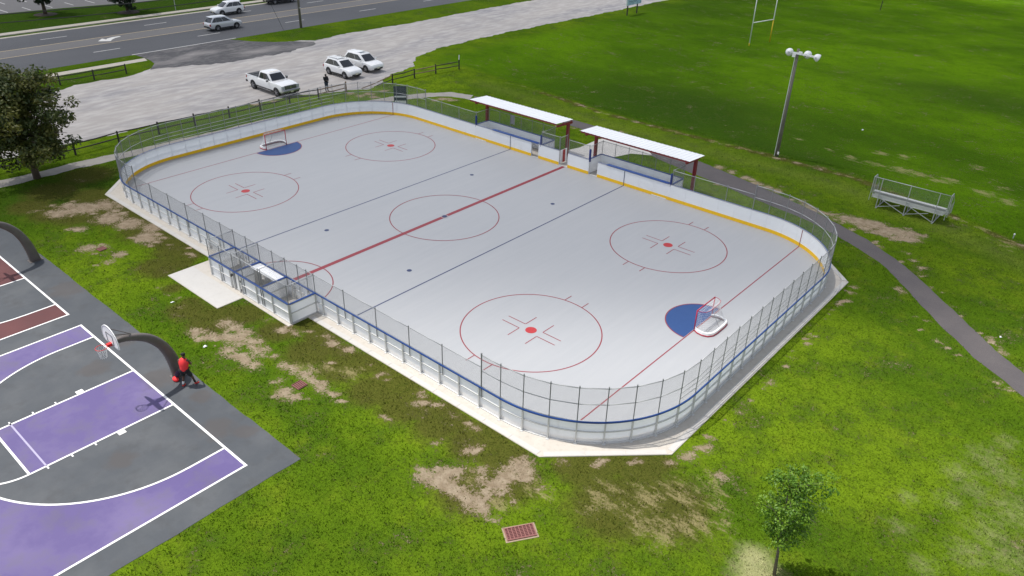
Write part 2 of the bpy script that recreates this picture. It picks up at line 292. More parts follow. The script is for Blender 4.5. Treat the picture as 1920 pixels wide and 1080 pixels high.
THIN = [(-3.1,-14.4,1.2),(1.2,-15.8,1.2),(3.8,-15.5,1.2),(6.5,-15.6,1.4),(8.7,-15.3,1.4),(11.1,-15.4,1.4),(13.0,-15.2,1.4),(15.0,-15.2,1.2),(16.8,-15.0,1.2),(18.4,-14.8,1.2),(-8.1,-14.6,1.5),(-12.1,-14.3,2),(-15.9,-14.6,2.2),(-17.6,-16.2,2.2),(-18.8,-17.4,1.6),(-7.2,-13.8,1),(-6.9,-16.2,1.5),(-1.4,-17.6,1.2),(5.7,-14.4,1),(9.1,-14.4,1),(11.8,-14.1,0.8),(14.6,-14.2,0.8),(17.2,-14.2,0.8),(0.5,-17.2,1.6),(21.3,-13.0,1.3),(22.9,-11.6,1.3),(24.5,-9.2,1.2),(24.8,-7.1,0.8),(25.1,-4.0,0.5),(24.7,-12.6,2),(23.2,-13.9,2),(26.0,-10.7,1.5),(27.2,-7.2,1.5),(28.3,-5.3,1.5),(28.8,-4.4,1.2),(18.6,-17.0,1.5),(19.3,-15.6,1.5),(22.2,18.8,1),(26.9,-1.8,1),(29.1,6.2,1.2),(2.4,108.9,4),(-0.4,99.3,4),(10.6,99.8,4)]
THIN += [(x, y, 1.3) for x in (-18, -14, -10) for y in (-14.4,)]+[(-24, -13, 2), (-22.5, -16, 2), (-21, -18, 1.5), (-20, -14.6, 1.6), (24.2, 6, .7), (24, 10.5, .6), (24.3, 2, .6), (24.3, -2, .6)]
THIN += [(x, -14.35-.25*math.sin(x), .75) for x in np.arange(4.5, 19.5, 1.0).tolist()]+[(x, -14.3, .8) for x in np.arange(-19, -6, 1.1).tolist()]+[(-6.3, -15.2, .8), (-6.0, -16.6, .6), (-4, -17.0, .6), (-2, -17.1, .6), (0.2, -16.2, .7), (1.6, -15.6, .7), (3.4, -15.7, .7), (20.6, -13.4, .7), (22, -12.0, .7), (23.4, -10.6, .6)]
SOIL += [(24.0, 8.8, .3), (23.9, 9.6, .3), (23.9, 7.4, .2), (8, -15.4, .18), (10.5, -14.15, .25), (6, -14.1, .25), (13, -14.1, .2), (-7, -14.2, .25), (2.5, -15.25, .3), (3.9, -15.3, .45), (4.6, -15.0, .35), (-32, -8, .4), (-31, 5.5, .5), (-30.6, 7.2, .5)]
rd0 = random.Random(12)
for x_, y_, r_ in list(SOIL):
    if r_ > .22:
        for _ in range(4): a_ = rd0.uniform(0, 6.28); q_ = r_*rd0.uniform(.9, 2.0); SOIL.append((x_+q_*math.cos(a_), y_+q_*math.sin(a_)*.8, r_*rd0.uniform(.12, .28)))
for (ax_, ay_), (bx_, by_), n_, r_ in (((1.6, -18.4), (3.4, -17.0), 7, .5), ((2.6, -17.4), (5.2, -17.2), 8, .48), ((6.4, -17.0), (9.6, -16.9), 8, .42), ((4.0, -18.2), (5.6, -17.9), 5, .42), ((16.9, -17.5), (19.6, -17.3), 9, .5), ((18.9, -15.0), (19.3, -16.9), 7, .42)):
    for k_ in range(n_): t_ = k_/(n_-1); SOIL.append((ax_+(bx_-ax_)*t_+rd0.gauss(0, .06), ay_+(by_-ay_)*t_+rd0.gauss(0, .06), r_))
SOIL = [(x_, y_, r_*.76) for x_, y_, r_ in SOIL]
THIN = [p for p in THIN if not (p[0] > 25.5 and p[1] > -11.5) and p[1] < 60 and not (24.2 < p[0] < 27 and -9.8 < p[1] < -3)]
SOIL += [(20.0, 18.8, .8), (20.9, 19.0, .8), (21.8, 19.2, .85), (22.7, 19.0, .8), (23.5, 19.1, .8), (24.2, 18.9, .7), (22.6, 18.3, .6), (23.6, 18.2, .55), (21.4, 18.3, .5)]
PALE = [(x_, y_, r_*1.3) for x_, y_, r_ in STRAW if x_ > 31 and y_ < 5]
STRAW = [p for p in STRAW if not (p[0] > 31 and p[1] < 5) and not (p[0] > 27.2 and p[1] < -11)]
THIN = [p for p in THIN if p not in [(24, 10.5, .6), (24.3, 2, .6), (24.3, -2, .6), (24.2, 6, .7)]]
# dry ridge line between the walking path and the playing field
RIDGE = [(-27, 29.4), (-15.6, 28.3), (-5.8, 26.9), (5.2, 27.0), (11, 27.2), (17.5, 27.1), (24.4, 24.9), (30.1, 22.6), (40, 18), (60, 8)]
def along(P, x0_, x1_, off_, step, r0_, r1_, seed, L):
    rd_0 = random.Random(seed)
    for (ax, ay), (bx, by) in zip(P[:-1], P[1:]):
        d = math.hypot(bx-ax, by-ay); n = max(1, int(d/step))
        for k in range(n):
            t = (k+rd_0.random())/n; x = ax+(bx-ax)*t; y = ay+(by-ay)*t; o_ = off_+rd_0.gauss(0, .14)
            if x0_ <= x <= x1_ and rd_0.random() < .8: L.append((x-(by-ay)/d*o_, y+(bx-ax)/d*o_, rd_0.uniform(r0_, r1_)))
PA = [(-18.4, 22.3), (-12, 22.9), (-5.2, 23.2), (-3.4, 23.1), (3, 22.4), (8.1, 21.5), (15.5, 19.4), (18.1, 18.4), (19.8, 17.6), (22.1, 16.6), (24.4, 14.95), (25.9, 13.7), (27.25, 12.4), (28.5, 11.1), (29.7, 9.85), (31, 8.5), (32.3, 7.35), (33.1, 6.7), (35.5, 4.4), (38, 1.4), (47, -9.5), (68, -34)]
along(PA, 8.5, 18.5, .45, .45, .26, .5, 5, SOIL); along(PA, 18.5, 38, .22, .8, .12, .28, 6, SOIL); along(PA, -4, 8, .5, 1.3, .15, .32, 7, SOIL)
along(RIDGE, -14, 36, 0, 1.5, .14, .34, 8, SOIL); along(RIDGE, -16, 40, 0, .7, .4, .7, 9, THIN); along(RIDGE, -16, 40, .1, .9, .3, .55, 10, STRAW)
along([(23.6, -10.2), (24.3, -8), (24.2, -2), (24.1, 6), (24, 10)], 0, 99, 0, .8, .12, .22, 11, SOIL)
along([(-19.5, -14.3), (-5.8, -14.3)], -99, 99, 0, .9, .12, .28, 12, SOIL); along([(4, -14.2), (19.5, -14.15), (23.6, -10.1)], -99, 99, -.1, .8, .12, .30, 13, SOIL)
def seg_dist(X, Y, pts):
    D = np.full(X.shape, 1e9)
    for (ax, ay), (bx, by) in zip(pts[:-1], pts[1:]):
        dx, dy = bx-ax, by-ay; t = np.clip(((X-ax)*dx+(Y-ay)*dy)/(dx*dx+dy*dy), 0, 1)
        D = np.minimum(D, np.hypot(X-ax-t*dx, Y-ay-t*dy))
    return D
def axis(a, b, fine0, fine1, fs, cs):
    return np.concatenate([np.arange(a, fine0, cs), np.arange(fine0, fine1, fs), np.arange(fine1, b+cs, cs)])
def ridge_y(X): return np.interp(X, [p[0] for p in RIDGE], [p[1] for p in RIDGE])
def ground_z(X, Y):
    s = np.clip((Y-ridge_y(X)+.6)/5., 0, 1); s = s*s*(3-2*s)
    f = np.clip((X+30)/8, 0, 1)
    u = .10*np.sin(X*.21+1)*np.sin(Y*.17)+.06*np.sin(X*.53+Y*.4)
    return f*s*(-.6+u)
def blobs(X, Y, L):
    A = np.zeros(X.shape)
    for x, y, r in L:
        m = (np.abs(X-x) < 3*r) & (np.abs(Y-y) < 3*r)
        A[m] = np.maximum(A[m], np.exp(-((X[m]-x)**2+(Y[m]-y)**2)/(r*r*1.1)))
    return A
def attr(me, name, vals):
    a = me.attributes.new(name, 'FLOAT', 'POINT'); a.data.foreach_set('value', np.asarray(vals, dtype=np.float32).ravel())
gx = axis(-124, 96, -34, 44, .3, 2.0); gy = axis(-60, 170, -34, 44, .3, 2.0)
X, Y = np.meshgrid(gx, gy, indexing='ij'); Z = ground_z(X, Y)
nx, ny = X.shape; V = np.stack([X, Y, Z], -1).reshape(-1, 3)
# outer apron to the horizon
i0 = (np.arange(nx-1)[:, None]*ny+np.arange(ny-1)[None]).ravel(); F = np.stack([i0, i0+ny, i0+ny+1, i0+1], 1)
ex = 3000.; base = len(V)
x0, x1, y0, y1 = gx[0], gx[-1], gy[0], gy[-1]
me = bpy.data.meshes.new('grass_ground'); faces = F.tolist()
edge_far = [(x0-ex, y0-ex, -.6), (x1+ex, y0-ex, -.6), (x1+ex, y1+ex, -.6), (x0-ex, y1+ex, -.6)]
Vl = V.tolist()+edge_far
c00, c10, c11, c01 = 0, (nx-1)*ny, nx*ny-1, ny-1
bot = [i*ny for i in range(nx)]; top = [i*ny+ny-1 for i in range(nx)]; lef = list(range(ny)); rig = [(nx-1)*ny+j for j in range(ny)]
def fan(line, a, b):
    h = len(line)//2
    for p, q in zip(line[:-1], line[1:]): faces.append([p, q, a if line.index(p) < h else b]) if False else None
def strip(line, a, b):
    h = len(line)//2
    for k in range(len(line)-1): faces.append([line[k], line[k+1], a if k < h else b])
    faces.append([line[h], b, a])
strip(bot, base+0, base+1); strip(top, base+3, base+2); strip(lef, base+0, base+3); strip(rig, base+1, base+2)
me.from_pydata(Vl, [], faces); me.update()
bm = bmesh.new(); bm.from_mesh(me); bmesh.ops.recalc_face_normals(bm, faces=bm.faces)
if sum(f.normal.z for f in list(bm.faces)[:50]) < 0: bmesh.ops.reverse_faces(bm, faces=bm.faces)
bm.to_mesh(me); bm.free(); me.shade_smooth()
soil = blobs(X, Y, SOIL); straw = blobs(X, Y, STRAW); thin = blobs(X, Y, THIN)
rd_ = seg_dist(X, Y, RIDGE); m_ = X > -20
straw = np.maximum(straw, np.where(m_, .50*np.exp(-(rd_/.55)**2), .0))
lush = np.clip(1-np.abs(Y-ridge_y(X)+2.6)/2.2, 0, 1)*np.clip((X+24)/4, 0, 1)      # paler mown strip beside the path
dk = ((np.exp(-((X+2)/14)**2-((Y-36)/9)**2))+.8*np.exp(-((X-20)/16)**2-((Y-62)/5)**2)+.6*np.exp(-((X+30)/9)**2-((Y-90)/25)**2)+.9*np.exp(-((X+22)/5)**2-((Y+14)/9)**2)+3.5*np.clip((-76.0-X)/1.0, 0, 1)+.45*np.clip((-44-X)/3, 0, 1)+.5*np.exp(-((X-12)/6)**2-((Y-30)/3)**2))  # dark grass tone, with shade by the maple and over the far left painted in
z4 = [0]*4
attr(me, 'soil', soil.ravel().tolist()+z4); attr(me, 'straw', straw.ravel().tolist()+z4); attr(me, 'thin', thin.ravel().tolist()+z4)
fld = np.clip((Y-ridge_y(X)-.3)/1.2, 0, 1)*np.clip((X+34)/3, 0, 1)
def pale_at(X, Y): return np.maximum(.42*blobs(X, Y, PALE), .95*blobs(X, Y, [(28.7, -13.2, .95), (28.3, -12.6, .7), (29.2, -13.6, .8)]))
attr(me, 'field', fld.ravel().tolist()+z4); attr(me, 'pale', pale_at(X, Y).ravel().tolist()+z4)
attr(me, 'lush', lush.ravel().tolist()+z4); attr(me, 'dense_shade', np.clip(dk, 0, 1.05).ravel().tolist()+z4)

def grass_material(name, tuft=False):
    m = bpy.data.materials.new(name); m.use_nodes = True; t = m.node_tree; n = t.nodes; L = t.links; b = n['Principled BSDF']
    g = n.new('ShaderNodeNewGeometry')
    def nz(scale, detail=5, rough=.6, sc=(1, 1, 1), rot=0):
        mp = n.new('ShaderNodeMapping'); mp.inputs['Scale'].default_value = sc; mp.inputs['Rotation'].default_value = (0, 0, rot); L.new(g.outputs['Position'], mp.inputs[0])
        x = n.new('ShaderNodeTexNoise'); x.inputs['Scale'].default_value = scale; x.inputs['Detail'].default_value = detail; x.inputs['Roughness'].default_value = rough
        L.new(mp.outputs[0], x.inputs['Vector']); return x.outputs[0]
    def at(nm):
        a = n.new('ShaderNodeAttribute'); a.attribute_name = nm; return a.outputs['Fac']
    def ma(op, a, c, c2=None):
        x = n.new('ShaderNodeMath'); x.operation = op
        for i, q in enumerate((a, c, c2)):
            if q is None: continue
            if isinstance(q, (int, float)): x.inputs[i].default_value = q
            else: L.new(q, x.inputs[i])
        return x.outputs[0]
    def ss(v, a, c):
        x = n.new('ShaderNodeMapRange'); x.interpolation_type = 'SMOOTHSTEP'; L.new(v, x.inputs[0]); x.inputs[1].default_value = a; x.inputs[2].default_value = c; return x.outputs[0]
    def mix(f, a, c):
        x = n.new('ShaderNodeMix'); x.data_type = 'RGBA'
        if isinstance(f, float): x.inputs[0].default_value = f
        else: L.new(f, x.inputs[0])
        for i, q in ((6, a), (7, c)):
            if isinstance(q, tuple): x.inputs[i].default_value = (*q, 1)
            else: L.new(q, x.inputs[i])
        return x.outputs[2]
    big = nz(.055, 4, .55, (1, 1.9, 1), .35); mid = nz(.45, 6, .62); small = nz(2.6, 6, .72); tiny = nz(9, 5, .78); pix = nz(26, 3, .75)
    col = mix(ss(big, .36, .64), (.070, .142, .007), (.158, .252, .011))
    col = mix(ma('MULTIPLY', ss(mid, .44, .66), .7), col, (.046, .100, .010))
    col = mix(ma('MULTIPLY', ss(nz(.8, 5, .6, (1, 1, 1), 1.), .50, .72), .38), col, (.195, .245, .018))
    fcol = mix(ss(nz(.035, 5, .6, (1, 1.5, 1), .5), .38, .64), (.050, .122, .006), (.104, .220, .006)); fcol = mix(ma('MULTIPLY', ss(nz(.35, 6, .65, (1, 1.4, 1), .4), .46, .74), .42), fcol, (.033, .082, .007))
    col = mix(at('field'), col, fcol)
    col = mix(ma('MULTIPLY', at('lush'), .40), col, (.185, .225, .045))
    col = mix(ma('MULTIPLY', at('dense_shade'), .9), col, (.028, .068, .010))  # darker green, partly own grass tone and partly painted shade
    col = mix(ma('MULTIPLY', ss(ma('ADD', at('thin'), ma('MULTIPLY', small, .8)), .60, 1.15), .85), col, (.090, .082, .022))
    col = mix(ma('MULTIPLY', ss(small, .48, .72), .55), col, (.040, .070, .006))
    col = mix(ma('MULTIPLY', ss(tiny, .47, .66), .80), col, (.022, .040, .004))
    col = mix(ma('MULTIPLY', ss(pix, .52, .74), .55), col, (.26, .32, .035))
    col = mix(ma('MULTIPLY', ss(ma('ADD', at('pale'), ma('MULTIPLY', ma('SUBTRACT', small, .5), .9)), .15, .95), .85), col, (.42, .41, .20))
    st = ma('MULTIPLY', ss(ma('ADD', at('straw'), ma('ADD', ma('MULTIPLY', ma('SUBTRACT', tiny, .5), 3.0), ma('MULTIPLY', ma('SUBTRACT', nz(.9, 4, .6, (1, 2.6, 1), .9), .5), 3.2))), .62, 1.30), .58)
    col = mix(st, col, (.40, .33, .17))
    so_ = ma('ADD', at('soil'), ma('ADD', ma('MULTIPLY', ma('SUBTRACT', small, .5), 1.5), ma('MULTIPLY', ma('SUBTRACT', mid, .5), 1.7)))
    so_ = ma('ADD', so_, ma('ADD', ma('MULTIPLY', ma('SUBTRACT', tiny, .5), 2.2), ma('MULTIPLY', ma('SUBTRACT', pix, .5), 1.2)))
    if not tuft:
        sc_ = mix(ss(nz(2.5, 6, .7), .35, .7), (.28, .215, .145), (.42, .34, .245))
        col = mix(ma('MULTIPLY', ss(so_, .26, .50), .5), col, (.13, .10, .045))
        col = mix(ma('MULTIPLY', ss(so_, .42, .72), .95), col, sc_)
    else:
        x = n.new('ShaderNodeMix'); x.data_type = 'RGBA'; x.blend_type = 'MULTIPLY'; x.inputs[0].default_value = 1.; L.new(col, x.inputs[6]); L.new(at('tint'), x.inputs[7]); col = x.outputs[2]
    L.new(col, b.inputs['Base Color']); b.inputs['Roughness'].default_value = .9; b.inputs['Specular IOR Level'].default_value = 0.
    if tuft: return m
    h = ma('ADD', ma('MULTIPLY', tiny, 1.2), ma('MULTIPLY', small, 1.3)); h = ma('ADD', h, ma('MULTIPLY', pix, .6))
    bp = n.new('ShaderNodeBump'); bp.inputs['Strength'].default_value = .9; bp.inputs['Distance'].default_value = .09; L.new(h, bp.inputs['Height']); L.new(bp.outputs[0], b.inputs['Normal'])
    return m
M['grass'] = grass_material('lawn_grass')
me.materials.append(M['grass'])
ground = bpy.data.objects.new('grass_ground', me); COL.objects.link(ground); tag(ground, 'green park lawn with bare soil patches around the rink', kind='structure')

# ------------------------------------------------------------------ road, gravel lot, paths
road = flat('road', [(-57.1, -260), (-57.1, 400), (-76.1, 400), (-76.1, -260)], .004, M['asphalt'], label='dark four lane asphalt road', kind='structure')
def rsheet(name, pts, z, m, **k): return flat(name, pts, z, m, road, **k)
rsheet('turn_lane', [(-65.0, -260), (-65.0, 400), (-68.5, 400), (-68.5, -260)], .008, M['asphalt_old'])
rsheet('gutter', [(-75.5, -260), (-75.5, 400), (-76.15, 400), (-76.15, -260)], .008, M['walk'])
for x in (-64.9, -68.45): rsheet('lane_line', [(x, -260), (x, 400), (x-.14, 400), (x-.14, -260)], .012, M['ypaint'])
rsheet('edge_line', [(-57.2, 6.3), (-57.2, 19.6), (-57.36, 19.6), (-57.36, 6.3)], .008, M['paint'])
dm = MB().sheet([(-.07, -1.55), (.07, -1.55), (.07, 1.55), (-.07, 1.55)], 0).mesh('lane_dash', M['paint'])
for x, s in ((-61.35, 5.3), (-71.95, 3.6)):
    for k in range(-3, 9):
        o = bpy.data.objects.new('lane_dash', dm); COL.objects.link(o); o.parent = road; o.location = (x, s+12.95*k, .009)
rsheet('turn_arrow', [(-66.55, 6.5), (-67.2, 8.2), (-66.95, 8.25), (-67.0, 9.0), (-67.3, 9.75), (-67.62, 9.75), (-67.45, 8.9), (-67.5, 8.2), (-68.0, 8.1)][::-1] if False else [(-66.6, 6.6), (-65.75, 7.75), (-66.45, 8.25), (-67.1, 8.95), (-67.35, 9.75), (-67.75, 9.75), (-67.7, 8.75), (-67.35, 8.05), (-66.95, 7.75), (-67.75, 7.6)], .012, M['paint'])
side = MB().box((-77.5, 70, .06), (1.35, 660, .12)).build('far_sidewalk', M['walk'], label='narrow pale concrete strip beyond the road', kind='structure')
flat('park_sidewalk', [(-53.65, -60), (-53.6, 6.3), (-54.9, 6.6), (-54.95, -60)], .006, M['walk'], label='concrete sidewalk between the road and the split rail fence', kind='structure')
lot = flat('far_parking_lot', [(-92.6, -60), (-92.1, 4.5), (-91, 12.5), (-88, 26.5), (-86, 60), (-160, 60), (-160, -60)], .004, M['asphalt_old'], label='grey parking lot beyond the road', kind='structure')
for k in range(-4, 9):
    y = 5.45+2.95*k; flat('stall_line', [(-95.3, y), (-92.4-(.0 if k < 3 else -.25*(k-3)), y+.1), (-92.4-(.0 if k < 3 else -.25*(k-3)), y+.22), (-95.3, y+.12)], .008, M['paint'], lot)
    flat('stall_line', [(-102.3, y+5), (-99.4, y+5.1), (-99.4, y+5.22), (-102.3, y+5.12)], .008, M['paint'], lot)
GN = [(-32.2, -60), (-32.0, -22), (-31.6, -7), (-31.8, 0), (-31.3, 5), (-30.9, 9), (-29.6, 12), (-28.9, 14.3), (-27.4, 16.4), (-28.4, 18.6), (-29.9, 20.5), (-30.6, 23), (-31.6, 26), (-34.8, 29.8), (-36, 35), (-36.5, 45), (-36.3, 55), (-35.8, 70), (-35.6, 90), (-35, 160)]
GF = [(-50.5, 160), (-50.5, 70), (-50.3, 57), (-49.7, 43), (-50.2, 32), (-49.6, 26), (-50.5, 24.6), (-52.4, 20.5), (-53.5, 16), (-52.5, 8), (-49.6, 4.6), (-48.6, 1.8), (-48.8, -3.5), (-47.4, -7), (-46.5, -12), (-46.6, -25), (-46.6, -60)]
glot = flat('gravel_lot', jag(GN, .22, .35, 3, closed=False)+jag(GF, .2, .5, 4, closed=False), .004, M['gravel'], label='white crushed stone lot and drive beside the road', kind='structure')
AP = [(-57.1, 6.5), (-55.0, 6.6), (-53.4, 6.55), (-51.8, 6.2), (-50.0, 4.8), (-48.9, 6.9), (-47.6, 9.8), (-46.6, 14), (-46.6, 20), (-47.3, 24.4), (-49.8, 25.2), (-50.6, 24.0), (-52.2, 21.6), (-54.3, 19.9), (-57.1, 18.6)]
flat('driveway_apron', jag(AP[4:11], .38, .55, 5, closed=False)+AP[11:]+AP[:4], .010, M['apron'], label='dusty dark asphalt apron joining the lot to the road', kind='structure')
PA = [(-18.4, 22.3), (-12, 22.9), (-5.2, 23.2), (-3.4, 23.1), (3, 22.4), (8.1, 21.5), (15.5, 19.4), (18.1, 18.4), (19.8, 17.6), (22.1, 16.6), (24.4, 14.95), (25.9, 13.7), (27.25, 12.4), (28.5, 11.1), (29.7, 9.85), (31, 8.5), (32.3, 7.35), (33.1, 6.7), (35.5, 4.4), (38, 1.4), (47, -9.5), (68, -34)]
PB = [(-17.8, 21.1), (-12, 21.6), (-5.2, 21.6), (1.8, 20.4), (9.5, 18.6), (15.3, 17.3), (18.4, 16.6), (20.6, 15.7), (22.4, 14.65), (23.75, 13.85), (25.1, 12.65), (26.4, 11.2), (27.6, 9.8), (28.7, 8.6), (29.8, 7.6), (30.9, 6.55), (31.85, 5.8), (32.75, 5.1), (33.6, 4.4), (36.6, 0.3), (45.6, -10.6), (66.6, -35.2)]
flat('asphalt_path', jag(PA, .05, .3, 6, closed=False)+jag(PB[::-1], .05, .3, 7, closed=False), .006, M['path'], label='dark asphalt walking path curving past the bleachers', kind='structure')
PC = [(-27.2, -60), (-27.3, -20), (-27.1, -15.6), (-27.2, -13), (-26.9, -9.8), (-26.6, -4), (-26.4, 2), (-26.0, 7), (-25.2, 11), (-24.4, 14.6), (-23.6, 17.5), (-22.4, 19.9), (-21, 21.6), (-18.4, 22.4)]
PD = [(-17.9, 21.05), (-20.2, 20.3), (-21.4, 18.7), (-22.3, 16.6), (-23.0, 13.9), (-23.9, 11), (-24.7, 7), (-25.0, 2), (-25.2, -4), (-25.6, -9.8), (-25.7, -13), (-25.8, -18), (-25.9, -60)]
flat('gravel_path', jag(PC, .12, .3, 8, closed=False)+jag(PD, .12, .3, 9, closed=False), .008, M['gpath'], label='pale worn path behind the far end of the rink', kind='structure')
GC = [(-3.9, 13.2), (-4.0, 15.0), (-2.3, 15.6), (-1.8, 17.5), (-1.9, 20.3), (-1.5, 21.5), (2.6, 21.0), (3.6, 20.2), (2.1, 19.3), (1.5, 17.4), (1.6, 15.7), (2.0, 15.0), (2.2, 13.2)]
flat('gate_apron', GC, .010, M['newconcrete'], label='pale concrete apron from the rink gate to the path', kind='structure')

# ------------------------------------------------------------------ basketball court
CZ = .012
court = flat('basketball_courts', jag([(12.45, -20.32), (-60, -20.2), (-60, -60), (12.45, -60)], .025, .4, 11), CZ, M['courtgrey'], label='dark grey acrylic surfaced court pad with two painted half courts', kind='structure')
def half_court(cx, colm, cname):
    BY, RC = -22.0, -23.6
    def sh(nm, pts, dz, m): flat(nm, pts, CZ+dz, m, court)
    sh('painted_key', [(cx-1.84, BY), (cx+1.84, BY), (cx+1.84, BY-5.88), (cx-1.84, BY-5.88)], .004, colm)
    ox = 5.98; a0 = math.asin(1.9/6.02) if False else 0
    # area outside the three point arc
    y3 = RC-1.1
    arc_pts = [(cx+ox*math.cos(a), RC-ox*math.sin(a)) for a in [math.pi*i/40 for i in range(41)]]
    out = [(cx+7.5, BY), (cx+ox, BY)]+arc_pts+[(cx-ox, BY), (cx-7.5, BY), (cx-7.5, BY-14.2), (cx+7.5, BY-14.2)]
    out = [(cx+7.5, BY), (cx+ox, BY)]+arc_pts[:21]+[(cx, BY-14.2), (cx+7.5, BY-14.2)]
    sh('painted_wing', out, .004, colm)
    out = [(cx-7.5, BY), (cx-ox, BY)]+arc_pts[::-1][:21]+[(cx, BY-14.2), (cx-7.5, BY-14.2)]
    sh('painted_wing', out, .004, colm)
    L_ = .06
    def line(a, c, w_=.09):
        d = Vector((c[0]-a[0], c[1]-a[1], 0)).normalized()*0; dx, dy = c[0]-a[0], c[1]-a[1]; l = math.hypot(dx, dy); px, py = -dy/l*w_/2, dx/l*w_/2
        sh('court_line', [(a[0]+px, a[1]+py), (c[0]+px, c[1]+py), (c[0]-px, c[1]-py), (a[0]-px, a[1]-py)], .008, M['courtline'])
    line((cx-7.55, BY), (cx+7.55, BY), .10); line((cx-7.5, BY-.05), (cx-7.5, BY-14.2)); line((cx+7.5, BY-.05), (cx+7.5, BY-14.2))
    for s in (-1, 1):
        line((cx+s*1.84, BY-.05), (cx+s*1.84, BY-5.83)); line((cx+s*ox, BY-.05), (cx+s*ox, RC))
        for q, hgt in ((2.22, .06), (3.38, .06), (4.30, .06), (5.22, .06)):
            line((cx+s*1.88, BY-q-hgt/2), (cx+s*2.04, BY-q-hgt/2), .06)
        sh('block_mark', [(cx+s*1.88, BY-2.22), (cx+s*2.14, BY-2.22), (cx+s*2.14, BY-2.52), (cx+s*1.88, BY-2.52)], .012, M['courtline'])
    line((cx-1.88, BY-5.88), (cx+1.88, BY-5.88))
    mb = MB().arc(cx, RC, ox, .09, math.pi, 2*math.pi, CZ+.012, 64); mb.build('court_line', M['courtline'], court)
    mb = MB().arc(cx, BY-5.88, 1.84, .09, math.pi, 2*math.pi, CZ+.012, 48); mb.build('court_line', M['courtline'], court)
half_court(3.68, M['purple'], 'purple'); half_court(-12.8, M['maroonc'], 'maroon')
fl = flat('faded_line', [(1.75, -27.22), (5.52, -27.22), (5.52, -27.29), (1.75, -27.29)], CZ+.008, mat('faded_court_paint', (.36, .33, .46), .7), court)

# ------------------------------------------------------------------ rink floor
SZ = .03                     # top of the concrete slab
HL, HW, CR = 22.62, 13.02, 5.92   # inner half length, half width, corner radius
def outline(hl, hw, cr, n=16):
    P = []
    for cx, cy, a in ((hl-cr, hw-cr, 0), (-hl+cr, hw-cr, 90), (-hl+cr, -hw+cr, 180), (hl-cr, -hw+cr, 270)):
        for i in range(n+1): t = R(a+90*i/n); P.append((cx+cr*math.cos(t), cy+cr*math.sin(t)))
    return P
slab = empty('concrete_slab', (0, 0, 0), 'pale concrete pad with cut corners under the rink', kind='structure')
SE = [(23.38, -9.95), (23.38, 9.9), (19.5, 13.75), (12.0, 13.75), (12.0, 15.65), (2.2, 15.65), (-10.8, 15.65), (-10.8, 13.75), (-19.5, 13.75), (-23.38, 9.9), (-23.38, -9.95), (-19.5, -13.75), (-5.55, -13.75), (-5.55, -16.48), (-.32, -16.48), (-.32, -14.95), (3.86, -14.95), (3.86, -13.75), (19.45, -13.75)]
MB().prism(SE, -.1, SZ).build('slab_body', M['concrete'], slab)
# curb strip along the slab edge, jointed every three metres
def strips(pa, pb, wd, seg, m, z=SZ, h=.02, name='edge_strip'):
    a, c = Vector((*pa, 0)), Vector((*pb, 0)); d = (c-a); n = max(1, round(d.length/seg)); u = d.normalized(); pn = Vector((-u.y, u.x, 0))
    a = a+u*.16; c = c-u*.16; d = c-a
    for i in range(n):
        p = a+d*(i/n)+u*.012; q = a+d*((i+1)/n)-u*.012
        MB().prism([(p.x, p.y), (q.x, q.y), (q.x+pn.x*wd, q.y+pn.y*wd), (p.x+pn.x*wd, p.y+pn.y*wd)], z-.03, z+h).build(name, m, slab)
for a, c in (((3.9, -13.72), (19.45, -13.72)), ((19.45, -13.72), (23.35, -9.95)), ((23.35, -9.95), (23.35, 9.9)), ((23.35, 9.9), (20.6, 12.6)), ((-19.5, -13.72), (-5.6, -13.72)), ((-23.35, -9.95), (-19.5, -13.72))):
    strips(a, c, .26, 1.55, M['newconcrete'], h=.012)
flat('entry_pad', [(-5.5, -16.43), (-.37, -16.43), (-.37, -14.98), (-5.5, -14.98)], SZ+.004, M['newconcrete'], slab)
floor_ = flat('rink_floor', outline(HL-.01, HW-.01, CR-.01, 20), SZ+.004, M['rink'], label='pale grey sport surface marked for hockey', kind='structure')
FZ = SZ+.008
def fb(nm, mb, m): mb.build(nm, m, floor_)
def fsheet(nm, pts, m, dz=0.): flat(nm, pts, FZ+dz, m, floor_)
XD, YD, CRAD = 13.156, 6.733, 3.635
def rect(x0, y0, x1, y1): return [(x0, y0), (x1, y0), (x1, y1), (x0, y1)]
fb('centre_circle', MB().arc(0, 0, CRAD, .06, z=FZ+.004), M['red'])
fb('referee_crease', MB().arc(0, -13.0, 3.03, .06, R(1), R(179), FZ+.004, 48), M['red'])
fsheet('centre_line', rect(-.15, -12.98, .15, 12.98), M['red'])
fb('face_off_dot', MB().lathe([(.16, FZ+.012), (.16, FZ+.013)], n=24), M['darkblue'])
fb('centre_dot_ring', MB().arc(0, 0, .235, .05, z=FZ+.008, n=32), M['rink'])
